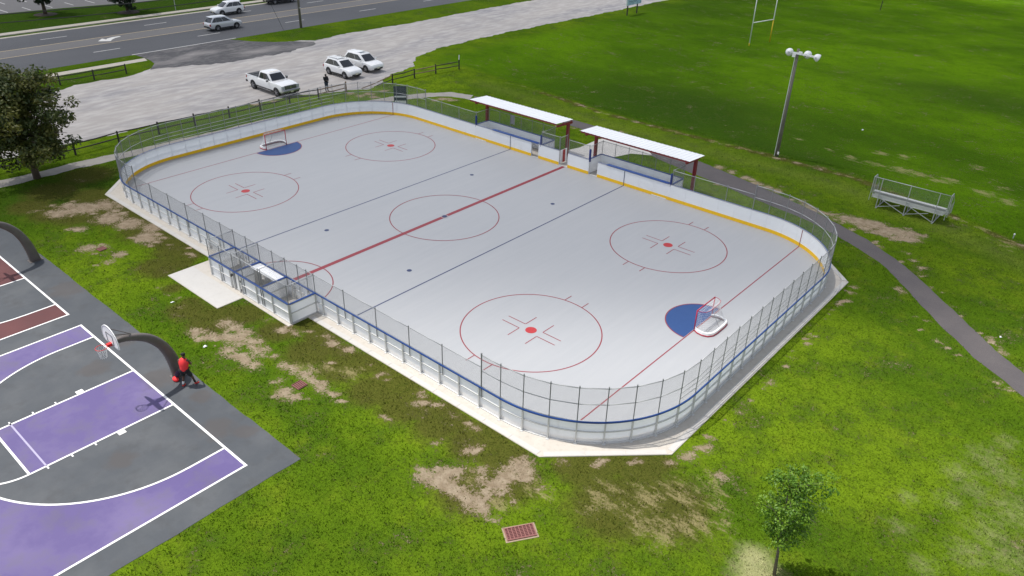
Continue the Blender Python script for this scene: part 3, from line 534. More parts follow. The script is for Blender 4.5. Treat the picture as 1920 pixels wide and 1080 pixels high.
for s in (-1, 1):
    fsheet('blue_line', rect(s*5.575-.04, -12.98, s*5.575+.04, 12.98), M['darkblue'])
    yl = HW-CR+math.sqrt(CR**2-(19.327-(HL-CR))**2)-.03
    fsheet('goal_line', rect(s*19.327-.03, -yl, s*19.327+.03, yl), M['red'])
    a0, a1 = (R(90), R(270)) if s > 0 else (R(-90), R(90))
    cx = s*(19.327-.05)
    fsheet('goal_crease', [(cx+1.88*math.cos(a0+(a1-a0)*i/32), 1.88*math.sin(a0+(a1-a0)*i/32)) for i in range(33)], M['blueline'])
    fb('crease_outline', MB().arc(cx, 0, 1.91, .055, a0, a1, FZ+.004, 48), M['red'])
    for t in (-1, 1):
        cx, cy = s*XD, t*YD
        fb('face_off_circle', MB().arc(cx, cy, CRAD, .06, z=FZ), M['red'])
        fb('face_off_dot', MB().lathe([(.30, FZ), (.30, FZ+.001)], (cx, cy, 0), 28), M['reddot'])
        fb('face_off_dot', MB().lathe([(.15, FZ), (.15, FZ+.001)], (s*3.897, t*6.703, 0), 20), M['darkblue'])
        for a in (-1, 1):
            for b_ in (-1, 1):
                fsheet('face_off_mark', rect(cx+a*.58, cy+b_*.25-.025, cx+a*1.75, cy+b_*.25+.025), M['red'])
                x_ = cx+a*.58
                fsheet('face_off_mark', rect(x_-.025, cy+b_*(.275), x_+.025, cy+b_*1.15), M['red'])
                fsheet('hash_mark', rect(x_-.025, cy+b_*3.62, x_+.025, cy+b_*4.2), M['red'], .004)

# ------------------------------------------------------------------ dasher boards
BH = 1.14                     # height of the boards
wall = empty('rink_wall', (0, 0, 0), 'white dasher boards with yellow kick plate and blue cap around the rink', 'rink wall')
# break points (x, y, outward normal angle) going round
BR = []
nS, nC, nE = 27, 8, 12
sx, ey = HL-CR, HW-CR
for i in range(nS): BR.append((-sx+2*sx*i/nS, -HW, 270.))
for i in range(nC): a = 270+90*i/nC; BR.append((sx+CR*math.cos(R(a)), -ey+CR*math.sin(R(a)), a))
for i in range(nE): BR.append((HL, -ey+2*ey*i/nE, 360.))
for i in range(nC): a = 0+90*i/nC; BR.append((sx+CR*math.cos(R(a)), ey+CR*math.sin(R(a)), a))
FAR = [16.7, 15.6, 14.4, 13.2, 12.0, 10.7, 9.45, 8.1, 6.85, 5.575, 4.35, 3.15, 2.35, .33, -.53, -2.6, -3.35, -4.45, -5.575, -6.9, -8.2, -9.5, -10.7, -11.9, -13.1, -14.35, -15.6]
for x in FAR: BR.append((x, HW, 90.))
for i in range(nC): a = 90+90*i/nC; BR.append((-sx+CR*math.cos(R(a)), ey+CR*math.sin(R(a)), a))
for i in range(nE): BR.append((-HL, ey-2*ey*i/nE, 180.))
for i in range(nC): a = 180+90*i/nC; BR.append((-sx+CR*math.cos(R(a)), -ey+CR*math.sin(R(a)), a))
NB = len(BR)
OPEN = {(3.15, 2.35), (.33, -.53), (-2.6, -3.35)}
def off(p, d): return (p[0]+d*math.cos(R(p[2])), p[1]+d*math.sin(R(p[2])))
def bay_pts(i, k=4):
    """points along bay i on the inner face, following the curve in the corners"""
    a, c = BR[i], BR[(i+1) % NB]
    if abs(((c[2]-a[2]+180) % 360)-180) < .01 : return [(a[0], a[1], a[2]), (c[0], c[1], a[2])]
    a2 = a[2]+(((c[2]-a[2]+180) % 360)-180)
    curved = 9 < abs(a2-a[2]) < 12.5
    if not curved: return [(a[0], a[1], a[2]), (c[0], c[1], a[2])]
    cx = sx if a[0] > 0 else -sx; cy = ey if a[1] > 0 else -ey
    return [(cx+CR*math.cos(R(a[2]+(a2-a[2])*j/k)), cy+CR*math.sin(R(a[2]+(a2-a[2])*j/k)), a[2]+(a2-a[2])*j/k) for j in range(k+1)]
def band(pts, d0, d1, z0, z1, gap=.0):
    """solid strip following pts between two offsets"""
    P = list(pts)
    if gap:
        def sh(p, q): l = math.hypot(q[0]-p[0], q[1]-p[1]); return (p[0]+(q[0]-p[0])*gap/l, p[1]+(q[1]-p[1])*gap/l, p[2])
        P[0], P[-1] = sh(P[0], P[1]), sh(P[-1], P[-2])
    rings = [[(*off(p, d0), z0), (*off(p, d1), z0), (*off(p, d1), z1), (*off(p, d0), z1)] for p in P]
    return MB().ring_loft(rings)
def is_open(i):
    a, c = BR[i], BR[(i+1) % NB]
    return a[2] == 90 and c[2] == 90 and (a[0], c[0]) in OPEN
NEARDOOR = []
for i in range(NB):
    P = bay_pts(i)
    if is_open(i):
        band(P, -.01, .12, SZ, SZ+.03).build('door_sill', M['newconcrete'], wall); continue
    band(P, 0, .012, SZ+.01, SZ+BH, .003).build('board_panel', M['board'], wall)
    band(P, -.014, -.002, SZ+.008, SZ+.235, .003).build('kick_plate', M['yellow'], wall)
    o = band(P, .018, .075, SZ+.60, SZ+.645, .03); k = band(P, .018, .085, SZ+.0, SZ+.05, .03); o.add(k.v, k.f)
    k = band(P, .018, .08, SZ+BH-.06, SZ+BH-.005, .03); o.add(k.v, k.f); o.build('frame_rail', M['alu'], wall)
    band(P, -.004, .050, SZ+BH, SZ+BH+.032).build('top_channel', M['steel'], wall)
    band(P, .052, .118, SZ+BH-.02, SZ+BH+.04).build('cap_rail', M['cap'], wall)
pm = MB().box((.058, 0, BH/2), (.085, .055, BH-.01)).box((.09, 0, .012), (.16, .14, .012)).mesh('frame_post', M['alu'])
for i in range(NB):
    x, y, a = BR[i]
    o = bpy.data.objects.new('frame_post', pm); COL.objects.link(o); o.parent = wall; o.location = (x, y, SZ); o.rotation_euler = (0, 0, R(a))
# lines carried up the boards
for s in (-1, 1):
    for t in (-1, 1):
        MB().box((s*5.575, t*(HW-.014), SZ+BH/2), (.05, .006, BH-.01)).build('board_stripe', M['darkblue'], wall)
    a = math.acos((19.327-sx)/CR); px, py = sx+(CR-.014)*math.cos(a), ey+(CR-.014)*math.sin(a)
    for t in (-1, 1): MB().box((s*px, t*py, SZ+BH/2), (.006, .05, BH-.01), t*s*a if s > 0 else -t*a if False else (math.atan2(t*math.sin(a), s*math.cos(a)))).build('board_stripe', M['red'], wall)
for x in (8.6, -8.9): MB().box((x, HW-.016, SZ+.035), (1.2, .006, .05)).build('kick_scuff', M['white'], wall)

# ------------------------------------------------------------------ chain link
CLM = {}
def chain(wd, ht):
    key = (round(wd, 2), round(ht, 2))
    if key in CLM: return CLM[key]
    p, r = .072, .0030; V_ = []; F_ = []
    for sg in (1, -1):
        n = int((wd+ht)/p)+2
        for k in range(n):
            c = -ht+k*p+.5*p if sg == 1 else k*p    # x = c+z  or x = c-z
            if sg == 1: z0, z1 = max(0, -c), min(ht, wd-c)
            else: z0, z1 = max(0, c-wd), min(ht, c)
            if z1-z0 < .02: continue
            a = (c+z0, z0) if sg == 1 else (c-z0, z0); e = (c+z1, z1) if sg == 1 else (c-z1, z1)
            y = .0035*sg; b = len(V_)
            for q in (a, e):
                V_ += [(q[0]-wd/2-r*sg*.7, y, q[1]+r*.7), (q[0]-wd/2+r*sg*.7, y, q[1]-r*.7), (q[0]-wd/2, y+r*1.2, q[1])]
            F_ += [(b, b+1, b+4, b+3), (b+1, b+2, b+5, b+4), (b+2, b, b+3, b+5)]
    me_ = bpy.data.meshes.new('chain_link_mesh'); me_.from_pydata(V_, [], F_); me_.materials.append(M['wire']); CLM[key] = me_; return me_
def chain_bay(root, a, c, z0, ht):
    l = math.hypot(c[0]-a[0], c[1]-a[1]); wd = round(l, 2)
    o = bpy.data.objects.new('chain_link_mesh', chain(wd, ht)); COL.objects.link(o); o.parent = root
    f = OFF[root.name]; o.location = ((a[0]+c[0])/2-f.x, (a[1]+c[1])/2-f.y, z0-f.z); o.rotation_euler = (0, 0, math.atan2(c[1]-a[1], c[0]-a[0])); o.scale = (l/wd, 1, 1)
def fpost(root, x, y, z0, z1, r=.024, m='poststeel'):
    mb = MB().tube([(x, y, z0), (x, y, z1)], r, 8); mb.lathe([(r*1.35, 0), (r*1.3, .03), (r*.4, .055)], (x, y, z1), 8); mb.build('fence_post', M[m], root, smooth=False)
def frail(root, pts, r=.019): MB().tube(pts, r, 8).build('rail', M['steel'], root, smooth=True)
fence = empty('chain_link_fence', (0, 0, SZ+BH), 'galvanised chain link fence standing on top of the rink boards', 'fence')
LOW, HIGH = 1.06, 1.70
z0 = SZ+BH+.04; FO = .06
def P3(p, z, d=FO): q = off(p, d); return (q[0], q[1], z)
# high part: both ends and corners
def high_run(idx, step_a, step_b):
    pts = [BR[i % NB] for i in idx]; pts = [step_a]+pts+[step_b]
    for k, p in enumerate(pts):
        q = off(p, FO); big = k in (0, len(pts)-1)
        fpost(fence, q[0], q[1], SZ+.62, z0+HIGH+.03, .032 if big else .022)
    # end plates
    for a, c in zip(pts[:-1], pts[1:]):
        qa, qc = off(a, FO+.03), off(c, FO+.03)
        chain_bay(fence, qa, qc, z0, HIGH+.03)
        st = abs(a[2] % 180) < .1 and abs(c[2] % 180) < 12 or abs(c[2] % 180) < .1
        for h in (HIGH-.03, .86)+((.30, .58) if st else ()):
            frail(fence, [P3(a, z0+h), P3(c, z0+h)])
ia = nS; hi_r = [i for i in range(nS, nS+nC+nE+nC+1)]
high_run(hi_r, (15.6, -HW, 270.), (15.6, HW, 90.))
s0 = nS+nC+nE+nC+len(FAR)
high_run([i for i in range(s0, s0+nC+nE+nC)]+[0], (-15.6, HW, 90.), (-15.6, -HW, 270.))
# low part
def low_run(xs, y, ang, first=True, last=True):
    d = FO if y > 0 else -FO
    for k, x in enumerate(xs):
        if (k == 0 and not first) or (k == len(xs)-1 and not last): continue
        fpost(fence, x, y+d, SZ+.62, z0+LOW+.02)
    for a, c in zip(xs[:-1], xs[1:]):
        chain_bay(fence, (a, y+d*1.4), (c, y+d*1.4), z0, LOW+.03); frail(fence, [(a, y+d, z0+LOW-.02), (c, y+d, z0+LOW-.02)])
low_run([15.6, 13.63, 11.2, 9.5], HW, 90, first=False); low_run([-15.6, -13.6, -11.5, -9.45], HW, 90, first=False)
low_run([2.28, .36], HW, 90); low_run([-.56, -2.35], HW, 90)
low_run([15.6, 13.2, 11.0, 8.65, 6.2, 3.76], -HW, 270, first=False)
low_run([-15.6, -13.55, -11.25, -9.1, -7.0, -5.15, -3.8, -2.5, -1.28, 0.05, 1.23, 2.35, 3.15, 3.76], -HW, 270, first=False, last=False)

# ------------------------------------------------------------------ penalty boxes
pb = empty('penalty_box', (0, -13.9, SZ), 'pair of chain link topped penalty boxes with white walls outside the near boards', 'penalty box')
PX = [-3.80, -1.28, 1.23, 3.75]; PY0, PY1 = -13.12, -14.68
def wallseg(root, a, c, name='wall_panel', cap=True, th=.014, back=True, h=BH, side=1, mid=.60, posts=True, m='board', capm='cap'):
    ax, ay = a; bx, by = c; l = math.hypot(bx-ax, by-ay); ang = math.atan2(by-ay, bx-ax); cx, cy = (ax+bx)/2, (ay+by)/2; nx_, ny_ = -math.sin(ang)*side, math.cos(ang)*side
    n = max(1, round(l/1.25))
    for i in range(n):
        t = (i+.5)/n; px, py = ax+(bx-ax)*t, ay+(by-ay)*t
        MB().box((px, py, SZ+h/2), (l/n-.006, th, h-.01), ang).build(name, M[m], root)
        if back:
            MB().box((px+nx_*.045, py+ny_*.045, SZ+mid), (l/n-.06, .055, .045), ang).box((px+nx_*.045, py+ny_*.045, SZ+.03), (l/n-.06, .06, .05), ang).box((px+nx_*.045, py+ny_*.045, SZ+h-.035), (l/n-.06, .06, .05), ang).build('frame_rail', M['alu'], root)
    if back and posts:
        for i in range(n+1):
            t = i/n; px, py = ax+(bx-ax)*t, ay+(by-ay)*t
            MB().box((px+nx_*.048, py+ny_*.048, SZ+h/2), (.055, .075, h-.01), ang).build('frame_post', M['alu'], root)
    if cap: MB().box((cx+nx_*.035, cy+ny_*.035, SZ+h+.02), (l+.02, .11, .04), ang).build('cap_rail', M[capm], root)
wallseg(pb, (PX[0], PY1), (-1.72, PY1), side=-1); wallseg(pb, (-.62, PY1), (PX[3], PY1), side=-1)
# outer gate
MB().box((-1.17, PY1, SZ+BH/2), (.98, .014, BH-.06)).build('gate_panel', M['whiteback'], pb)
for x in (-1.68, -1.42, -.9, -.66): MB().box((x, PY1-.045, SZ+BH/2), (.045, .05, BH-.02)).build('gate_bar', M['alu'], pb)
MB().box((-1.17, PY1-.035, SZ+BH+.02), (1.14, .10, .04)).build('cap_rail', M['cap'], pb)
MB().box((-1.42, PY1-.09, SZ+.93), (.16, .05, .09)).box((-1.52, PY1-.1, SZ+.85), (.05, .06, .14)).build('latch', M['darksteel'], pb)
for z in (.25, .8): MB().box((-.66, PY1-.08, SZ+z), (.05, .06, .12)).build('hinge', M['darksteel'], pb)
wallseg(pb, (PX[0], PY0), (PX[0], PY1), side=-1); wallseg(pb, (PX[3], PY0), (PX[3], PY1), side=1)
for x in PX[1:3]: wallseg(pb, (x, PY0), (x, PY1), side=1, posts=False)
zt = SZ+BH+.04
for x in (-3.80, -2.54, -1.28, -.40, 1.23, 1.42, 3.75): fpost(pb, x, PY1-.03, SZ+.1, zt+LOW, .024)
for a, c in zip([-3.8, -2.54, -1.28, -.4, 1.23][:-1], [-2.54, -1.28, -.4, 1.23]): chain_bay(pb, (a, PY1-.05), (c, PY1-.05), zt, LOW)
chain_bay(pb, (1.42, PY1-.05), (3.75, PY1-.05), zt, LOW)
frail(pb, [(PX[0], PY1-.03, zt+LOW-.03), (PX[3], PY1-.03, zt+LOW-.03)], .021)
for x in PX:
    frail(pb, [(x, PY0, zt+LOW-.03), (x, PY1, zt+LOW-.03)], .019)
    chain_bay(pb, (x, PY0-.05), (x, PY1+.05), zt, LOW)
# players' gates in the boards, with black latches
for x in (-3.25, -2.0, 1.95, 3.3)[0:4:1]:
    MB().box((x, PY0-.05, SZ+.88), (.07, .07, .22)).box((x+.12, PY0-.07, SZ+.93), (.2, .04, .05)).box((x+.05, PY0-.07, SZ+.78), (.05, .05, .12), .6).build('latch', M['steel'], pb)
for x in (-3.42, -2.62, 1.75, 2.55):
    MB().box((x, PY0-.04, SZ+BH/2), (.05, .06, BH-.04)).build('gate_bar', M['alu'], pb)
for c in (-2.5, 0, 2.5): MB().box((c, -14.35, SZ+.44), (1.7, .28, .05)).box((c-.7, -14.35, SZ+.21), (.06, .22, .42)).box((c+.7, -14.35, SZ+.21), (.06, .22, .42)).build('bench_seat', M['alu'], pb)
st = empty('scorekeeper_table', (-.02, -13.45, SZ), 'white counter top table between the two penalty boxes', 'table')
MB().box((-.02, -13.47, SZ+1.10), (2.36, .62, .035)).build('table_top', M['white'], st, bevel=.006)
for x in (-1.0, .96): MB().box((x, -13.5, SZ+.54), (.05, .4, 1.07)).build('leg', M['alu'], st)

# ------------------------------------------------------------------ player benches and canopies
def bench_box(x0, x1, cx0, cx1, label):
    e = empty('player_bench', ((x0+x1)/2, 14, SZ), label, 'player bench', 'players benches behind the far boards')
    wallseg(e, (x0, 14.72), (x1, 14.72), side=1); wallseg(e, (x0, 13.15), (x0, 14.70), side=1, posts=False); wallseg(e, (x1, 13.15), (x1, 14.70), side=-1, posts=False)
    n = 4
    xs = [x0+(x1-x0)*i/6 for i in range(7)]
    for x in xs: fpost(e, x, 14.8, SZ+.6, zt+1.04, .022)
    for a, c in zip(xs[:-1], xs[1:]): chain_bay(e, (a, 14.83), (c, 14.83), zt, 1.04); frail(e, [(a, 14.8, zt+1.0), (c, 14.8, zt+1.0)])
    for x in (x0, x1):
        frail(e, [(x, 13.15, zt+1.0), (x, 14.8, zt+1.0)]); chain_bay(e, (x, 13.15), (x, 14.75), zt, 1.04)
    MB().box(((cx0+cx1)/2, 13.12, SZ+BH+.065), (cx1-cx0, .30, .05)).build('blue_pad', M['cap'], e, bevel=.015)
    for x in (x0+.06, x1-.02): 
        MB().lathe([(.075, 0), (.085, .03), (.085, .92), (.06, .97)], (x, 13.1, SZ+1.0), 12).build('post_pad', M['navy'], e, smooth=True)
    # seat
    MB().box(((x0+x1)/2, 14.42, SZ+.45), (x1-x0-.5, .30, .05)).build('seat', M['alu'], e)
    for i in range(4): x = x0+.6+(x1-x0-1.2)*i/3; MB().box((x, 14.42, SZ+.21), (.06, .24, .43)).build('leg', M['alu'], e)
    return e
b1 = bench_box(-9.55, -2.40, -7.56, -2.65, 'players bench with white walls under the farther left canopy')
b2 = bench_box(2.28, 9.42, 3.95, 9.25, 'players bench with white walls under the nearer right canopy')
MB().box((-7.0, 14.90, SZ+1.75), (.42, .02, .75)).build('notice_board', M['steel'], b1)
MB().box((-2.85, 13.75, SZ+.35), (.06, .06, .7)).box((-2.85, 13.75, SZ+.05), (.3, .3, .03)).build('door_prop', M['blackpl'], b1)
# rink gate, swung open outwards
gt = empty('rink_gate', (-.53, 13.1, SZ), 'narrow rink gate with chain link top swung open beside the red canopy post', 'gate')
MB().box((-.56, 13.62, SZ+.62), (.03, .92, 1.02)).build('gate_panel', M['board'], gt)
MB().box((-.50, 13.62, SZ+.62), (.012, .30, 1.02)).build('red_edge', M['reddot'], gt)
for y in (13.18, 14.06): fpost(gt, -.56, y, SZ+.05, SZ+2.2, .022)
frail(gt, [(-.56, 13.18, SZ+2.17), (-.56, 14.06, SZ+2.17)]); chain_bay(gt, (-.56, 13.2), (-.56, 14.04), SZ+1.15, 1.0)
def canopy(x0, x1, px0, px1, label):
    e = empty('bench_canopy', ((x0+x1)/2, 15.1, SZ), label, 'canopy', 'white roofed canopies over the players benches')
    n = 9; wdt = (x1-x0)/n
    za, zb = 3.02, 2.90; ya, yb = 13.55, 15.72
    for i in range(n):
        a = x0+i*wdt+.004; b_ = x0+(i+1)*wdt-.004; ribs = 3; prof = []
        for k in range(ribs):
            q = a+(b_-a)*k/ribs; w_ = (b_-a)/ribs
            prof += [(q, 0), (q+.08*w_, .024), (q+.18*w_, .024), (q+.26*w_, 0)]
        prof += [(b_, 0)]
        rings = []
        for y, z in ((ya, za), (yb, zb)): rings.append([(x, y, z+h) for x, h in prof]+[(x, y, z+h-.012) for x, h in prof[::-1]])
        MB().ring_loft(rings).build('roof_panel', M['roofwhite'], e)
    for y, z in ((ya+.05, za), (yb-.08, zb), (14.6, 2.96)): MB().box(((x0+x1)/2, y, z-.075), (x1-x0-.1, .07, .12)).build('purlin', M['maroon'], e)
    for x in (px0, px1):
        MB().prism([(x-.10, 15.0), (x+.10, 15.0), (x+.10, 15.22), (x-.10, 15.22)], -.0, 2.76).build('post', M['maroon'], e)
        MB().beam((x, 15.6, 2.70), (x, 13.65, 2.80), .12, .16).build('cantilever_beam', M['maroon'], e)
        MB().box((x, 15.11, SZ+.01), (.34, .34, .03)).build('base_plate', M['maroon'], e)
canopy(-10.72, -1.36, -10.1, -1.36, 'white ribbed metal canopy on dark red posts, the left and farther one')
canopy(.94, 10.36, 1.42, 10.05, 'white ribbed metal canopy on dark red posts, the right and nearer one')

# ------------------------------------------------------------------ goals
def goal(label):
    g = empty('hockey_goal', (0, 0, 0), label, 'hockey goal', 'hockey goals on the goal lines', local=True)
    def lb(nm, mb, m, par=g, **k): return mb.build(nm, M[m], par, **k)
    for s in (-1, 1): lb('post', MB().tube([(0, s*.94, 0), (0, s*.94, 1.22)], .03, 10), 'goalred', smooth=True)
    lb('crossbar', MB().tube([(0, -.94, 1.22), (0, .94, 1.22)], .03, 10), 'goalred', smooth=True)
    base = [(0, -.94), (.25, -1.07), (.55, -1.10), (.82, -1.0), (.98, -.75), (1.02, -.4), (1.02, .4), (.98, .75), (.82, 1.0), (.55, 1.10), (.25, 1.07), (0, .94)]
    lb('base_frame', MB().tube([(x, y, .035) for x, y in base], .03, 8), 'goalred', smooth=True)
    lb('base_pad', MB().ring_loft([[(x*.97-.0, y*.955, .05), (x*1.0, y*1.0, .07), (x*.99, y*.985, .19), (x*.88, y*.88, .19)] for x, y in base]), 'netpad', smooth=False)
    top = [(0, -.94), (.2, -.93), (.42, -.78), (.50, -.5), (.50, .5), (.42, .78), (.2, .93), (0, .94)]
    lb('top_shelf', MB().tube([(x, y, 1.22) for x, y in top], .012, 6), 'goalred', smooth=True)
    lb('back_brace', MB().tube([(.50, 0, 1.22), (.56, 0, .7), (1.0, 0, .06)], .018, 6), 'steel', smooth=True)
    lb('bottom_bar', MB().tube([(.55, -1.0, .04), (.55, 1.0, .04)], .014, 6), 'steel', smooth=True)
    # net as real cords
    def interp(P, n):
        P = [Vector((*p, 0)) for p in P]; L = [0]
        for a, c in zip(P[:-1], P[1:]): L.append(L[-1]+(c-a).length)
        out = []
        for i in range(n):
            t = L[-1]*i/(n-1); k = max(0, min(len(P)-2, next((j-1 for j in range(1, len(L)) if L[j] >= t-1e-6), len(P)-2)))
            u = (t-L[k])/(L[k+1]-L[k]); out.append(P[k].lerp(P[k+1], u))
        return out
    nb = 40; A = interp(top, nb); B = interp(base, nb); net = MB()
    rows = []
    for j in range(13):
        t = j/12; sag = .10*math.sin(math.pi*t)
        row = [Vector((A[i].x*(1-t)+B[i].x*t-sag*(A[i].x > .3), (A[i].y*(1-t)+B[i].y*t)*(1-sag*.3), 1.21*(1-t)+.1*t)) for i in range(nb)]; rows.append(row)
    for r_ in rows: net.tube(r_, .0045, 3, caps=False)
    for i in range(nb): net.tube([r_[i] for r_ in rows], .0045, 3, caps=False)
    for i in range(1, 20): net.tube([A[i]+Vector((0, 0, 1.21)), A[nb-1-i]+Vector((0, 0, 1.20))], .0045, 3, caps=False)
    for k in range(1, 5): net.tube([(.1*k, -.9+.03*k, 1.205), (.1*k, .9-.03*k, 1.205)], .0045, 3, caps=False)
    lb('net', net, 'net', kind='stuff')
    return g
g1 = goal('red and white hockey goal beside the blue crease at the near right end')
g1.location = (19.36, -.05, SZ+.006)
g2 = dup(g1, (-19.36, 0, SZ+.006), math.pi, label='red and white hockey goal beside the blue crease at the far left end')
tag(MB().lathe([(.038, 0), (.038, .026)], (-21.58, 7.93, SZ+.006), 14).build('hockey_puck', M['blackpl']), 'small black puck lying near the far end boards', 'puck')

# ------------------------------------------------------------------ basketball arches
ARC_T = [(-23.05, 3.10), (-22.88, 3.12), (-22.51, 3.07), (-21.95, 2.88), (-21.48, 2.58), (-21.05, 2.06), (-20.79, 1.50), (-20.63, .95), (-20.53, .41), (-20.47, 0)]
ARC_B = [(-23.05, 2.90), (-22.94, 2.87), (-22.58, 2.80), (-22.15, 2.60), (-21.80, 2.34), (-21.46, 1.90), (-21.25, 1.40), (-21.14, .87), (-21.08, .41), (-21.06, 0)]
def arch(cx, label, full=True):
    e = empty('basketball_hoop', (cx, -20.75, CZ), label, 'basketball hoop', 'arched basketball hoops on the court edge')
    rings = []; n = len(ARC_T); N = 26
    def sm(P, t):
        x = t*(n-1); k = min(int(x), n-2); u = x-k; p = [P[max(0, min(n-1, k+j))] for j in (-1, 0, 1, 2)]
        return tuple(.5*((2*p[1][i])+(-p[0][i]+p[2][i])*u+(2*p[0][i]-5*p[1][i]+4*p[2][i]-p[3][i])*u*u+(-p[0][i]+3*p[1][i]-3*p[2][i]+p[3][i])*u**3) for i in (0, 1))
    for i in range(N+1):
        t = i/N; a, b_ = Vector(sm(ARC_T, t)), Vector(sm(ARC_B, t)); wd = .11+.09*t; c = (a+b_)/2; h = (a-b_)/2
        rings.append([(cx+wd*math.copysign(abs(math.cos(q))**.6, math.cos(q)), *(c+h*math.copysign(abs(math.sin(q))**.6, math.sin(q)))) for q in [2*math.pi*(k+.5)/16 for k in range(16)]])
    MB().ring_loft(rings).build('curved_post', M['archsteel'], e, smooth=True)
    MB().box((cx, -20.76, CZ+.012), (.5, .72, .024)).build('base_plate', M['archsteel'], e)
    by = -23.16
    prof = [(-.46, 2.88)]+[(-.72+.02*k, 3.02+.045*k) for k in range(0, 3)]
    fan_ = []
    for k in range(21):
        a = R(200-220*k/20); fan_.append((.76*math.cos(a), 3.16+.66*max(math.sin(a), -.3)))
    fan_ = [(-.50, 2.88)]+fan_+[(.50, 2.88)]
    def slab_(pts, y0, y1):
        return MB().ring_loft([[(cx+x, y0, z) for x, z in pts], [(cx+x, y1, z) for x, z in pts]])
    bb = slab_(fan_, by, by-.03).build('backboard', M['bbwhite'], e)
    ins = [(x*.93, 3.27+(z-3.27)*.92) for x, z in fan_]
    k = len(ins); mb = MB()
    for i in range(k):
        a, c = ins[i], ins[(i+1) % k]; mb.beam((cx+a[0], by-.033, a[1]), (cx+c[0], by-.033, c[1]), .012, .006)
    T = [(-.29, 2.99), (.29, 2.99), (.29, 3.44), (-.29, 3.44)]
    for i in range(4):
        a, c = T[i], T[(i+1) % 4]; mb.beam((cx+a[0], by-.034, a[1]), (cx+c[0], by-.034, c[1]), .03, .006)
    mb.build('backboard_marking', M['darksteel'], e)
    for s in (-1, 1): MB().tube([(cx+s*.42, by+.02, 3.55), (cx, -22.35, 3.06)], .02, 6).build('brace', M['archsteel'], e)
    MB().box((cx, by+.07, 3.05), (.40, .1, .45)).build('mounting_bracket', M['archsteel'], e)
    MB().box((cx, by-.12, 2.95), (.16, .2, .12)).build('rim_bracket', M['rimred'], e)
    rc = by-.23-.23
    MB().tube([(cx+.23*math.cos(2*math.pi*i/28), rc+.23*math.sin(2*math.pi*i/28), 2.95) for i in range(29)], .013, 8, caps=False).build('rim', M['rimred'], e, smooth=True)
    nm = MB(); L_ = [(.225, 2.94), (.20, 2.85), (.175, 2.75), (.155, 2.65), (.145, 2.55), (.14, 2.48)]
    for k in range(12):
        for s in (-1, 1):
            nm.tube([(cx+r_*math.cos(2*math.pi*(k+s*.5*j)/12), rc+r_*math.sin(2*math.pi*(k+s*.5*j)/12), z) for j, (r_, z) in enumerate(L_)], .006, 4)
    nm.build('net', M['net'], e)
    return e
arch(3.70, 'basketball hoop with fan backboard on a curved bronze post above the purple key')
arch(-12.8, 'curved bronze hoop post at the maroon court on the left edge')

# ------------------------------------------------------------------ bleachers
bl = empty('bleachers', (22.65, 22.8, 0), 'small aluminium bleachers with chain link guard facing the playing field', 'bleachers')
x0, x1 = 20.30, 25.05
rows = [(22.62, 1.10), (23.25, .75), (23.85, .42)]
for i, (y, z) in enumerate(rows):
    MB().box(((x0+x1)/2, y, z), (x1-x0, .28, .045)).build('seat_plank', M['alu'], bl)
    MB().box(((x0+x1)/2, y+.0, z-.055), (x1-x0, .22, .05)).build('seat_channel', M['steel'], bl)
    if i < 2:
        MB().box(((x0+x1)/2, y+.42, z-.36), (x1-x0, .26, .04)).build('foot_plank', M['alu'], bl)
        MB().box(((x0+x1)/2, y+.17, z-.2), (x1-x0, .02, .16)).build('riser_plank', M['alu'], bl)
MB().box(((x0+x1)/2, 22.35, .86), (x1-x0, .02, .17)).build('riser_plank', M['alu'], bl)
MB().box(((x0+x1)/2, 22.42, .72), (x1-x0-.1, .22, .04)).build('foot_plank', M['alu'], bl)
px = [20.77, 22.64, 24.5]
for x in px:
    MB().beam((x, 22.22, 0), (x, 22.22, 2.22), .05, .05, (0, 1, 0)).build('upright', M['steel'], bl)
    MB().beam((x+.05, 22.22, .95), (x+.05, 24.0, .2), .05, .05).build('slope_beam', M['steel'], bl)
    MB().beam((x+.05, 22.15, .04), (x+.05, 24.1, .04), .05, .05).build('ground_sill', M['steel'], bl)
    for y, z in ((22.9, .62), (23.6, .35)): MB().beam((x+.05, y, .04), (x+.05, y, z), .045, .045, (0, 1, 0)).build('strut', M['steel'], bl)
for a, c in zip(px[:-1], px[1:]):
    MB().beam((a, 22.19, .85), (c, 22.19, .10), .035, .035).build('cross_brace', M['steel'], bl)
    MB().beam((a, 22.25, .10), (a+(c-a)*.8, 22.25, .62), .035, .035).build('cross_brace', M['steel'], bl)
MB().tube([(x0-.1, 22.22, 2.2), (x1+.1, 22.22, 2.2)], .022, 8).build('guard_rail', M['steel'], bl, smooth=True)
for a, c in ((x0-.1, px[0]), (px[0], px[1]), (px[1], px[2]), (px[2], x1+.1)): chain_bay(bl, (a, 22.26), (c, 22.26), 1.16, 1.02)
for x in (x0-.12, x1+.12):
    for y, zt_ in ((22.24, 2.2), (22.85, 2.2), (23.9, 1.25)): MB().tube([(x, y, .45), (x, y, zt_)], .022, 6).build('end_post', M['steel'], bl)
    MB().tube([(x, 22.24, 2.2), (x, 22.85, 2.2), (x, 23.9, 1.25)], .02, 6).build('guard_rail', M['steel'], bl)
    chain_bay(bl, (x, 22.24), (x, 22.85), .9, 1.3); chain_bay(bl, (x, 22.85), (x, 23.9), .45, .85)

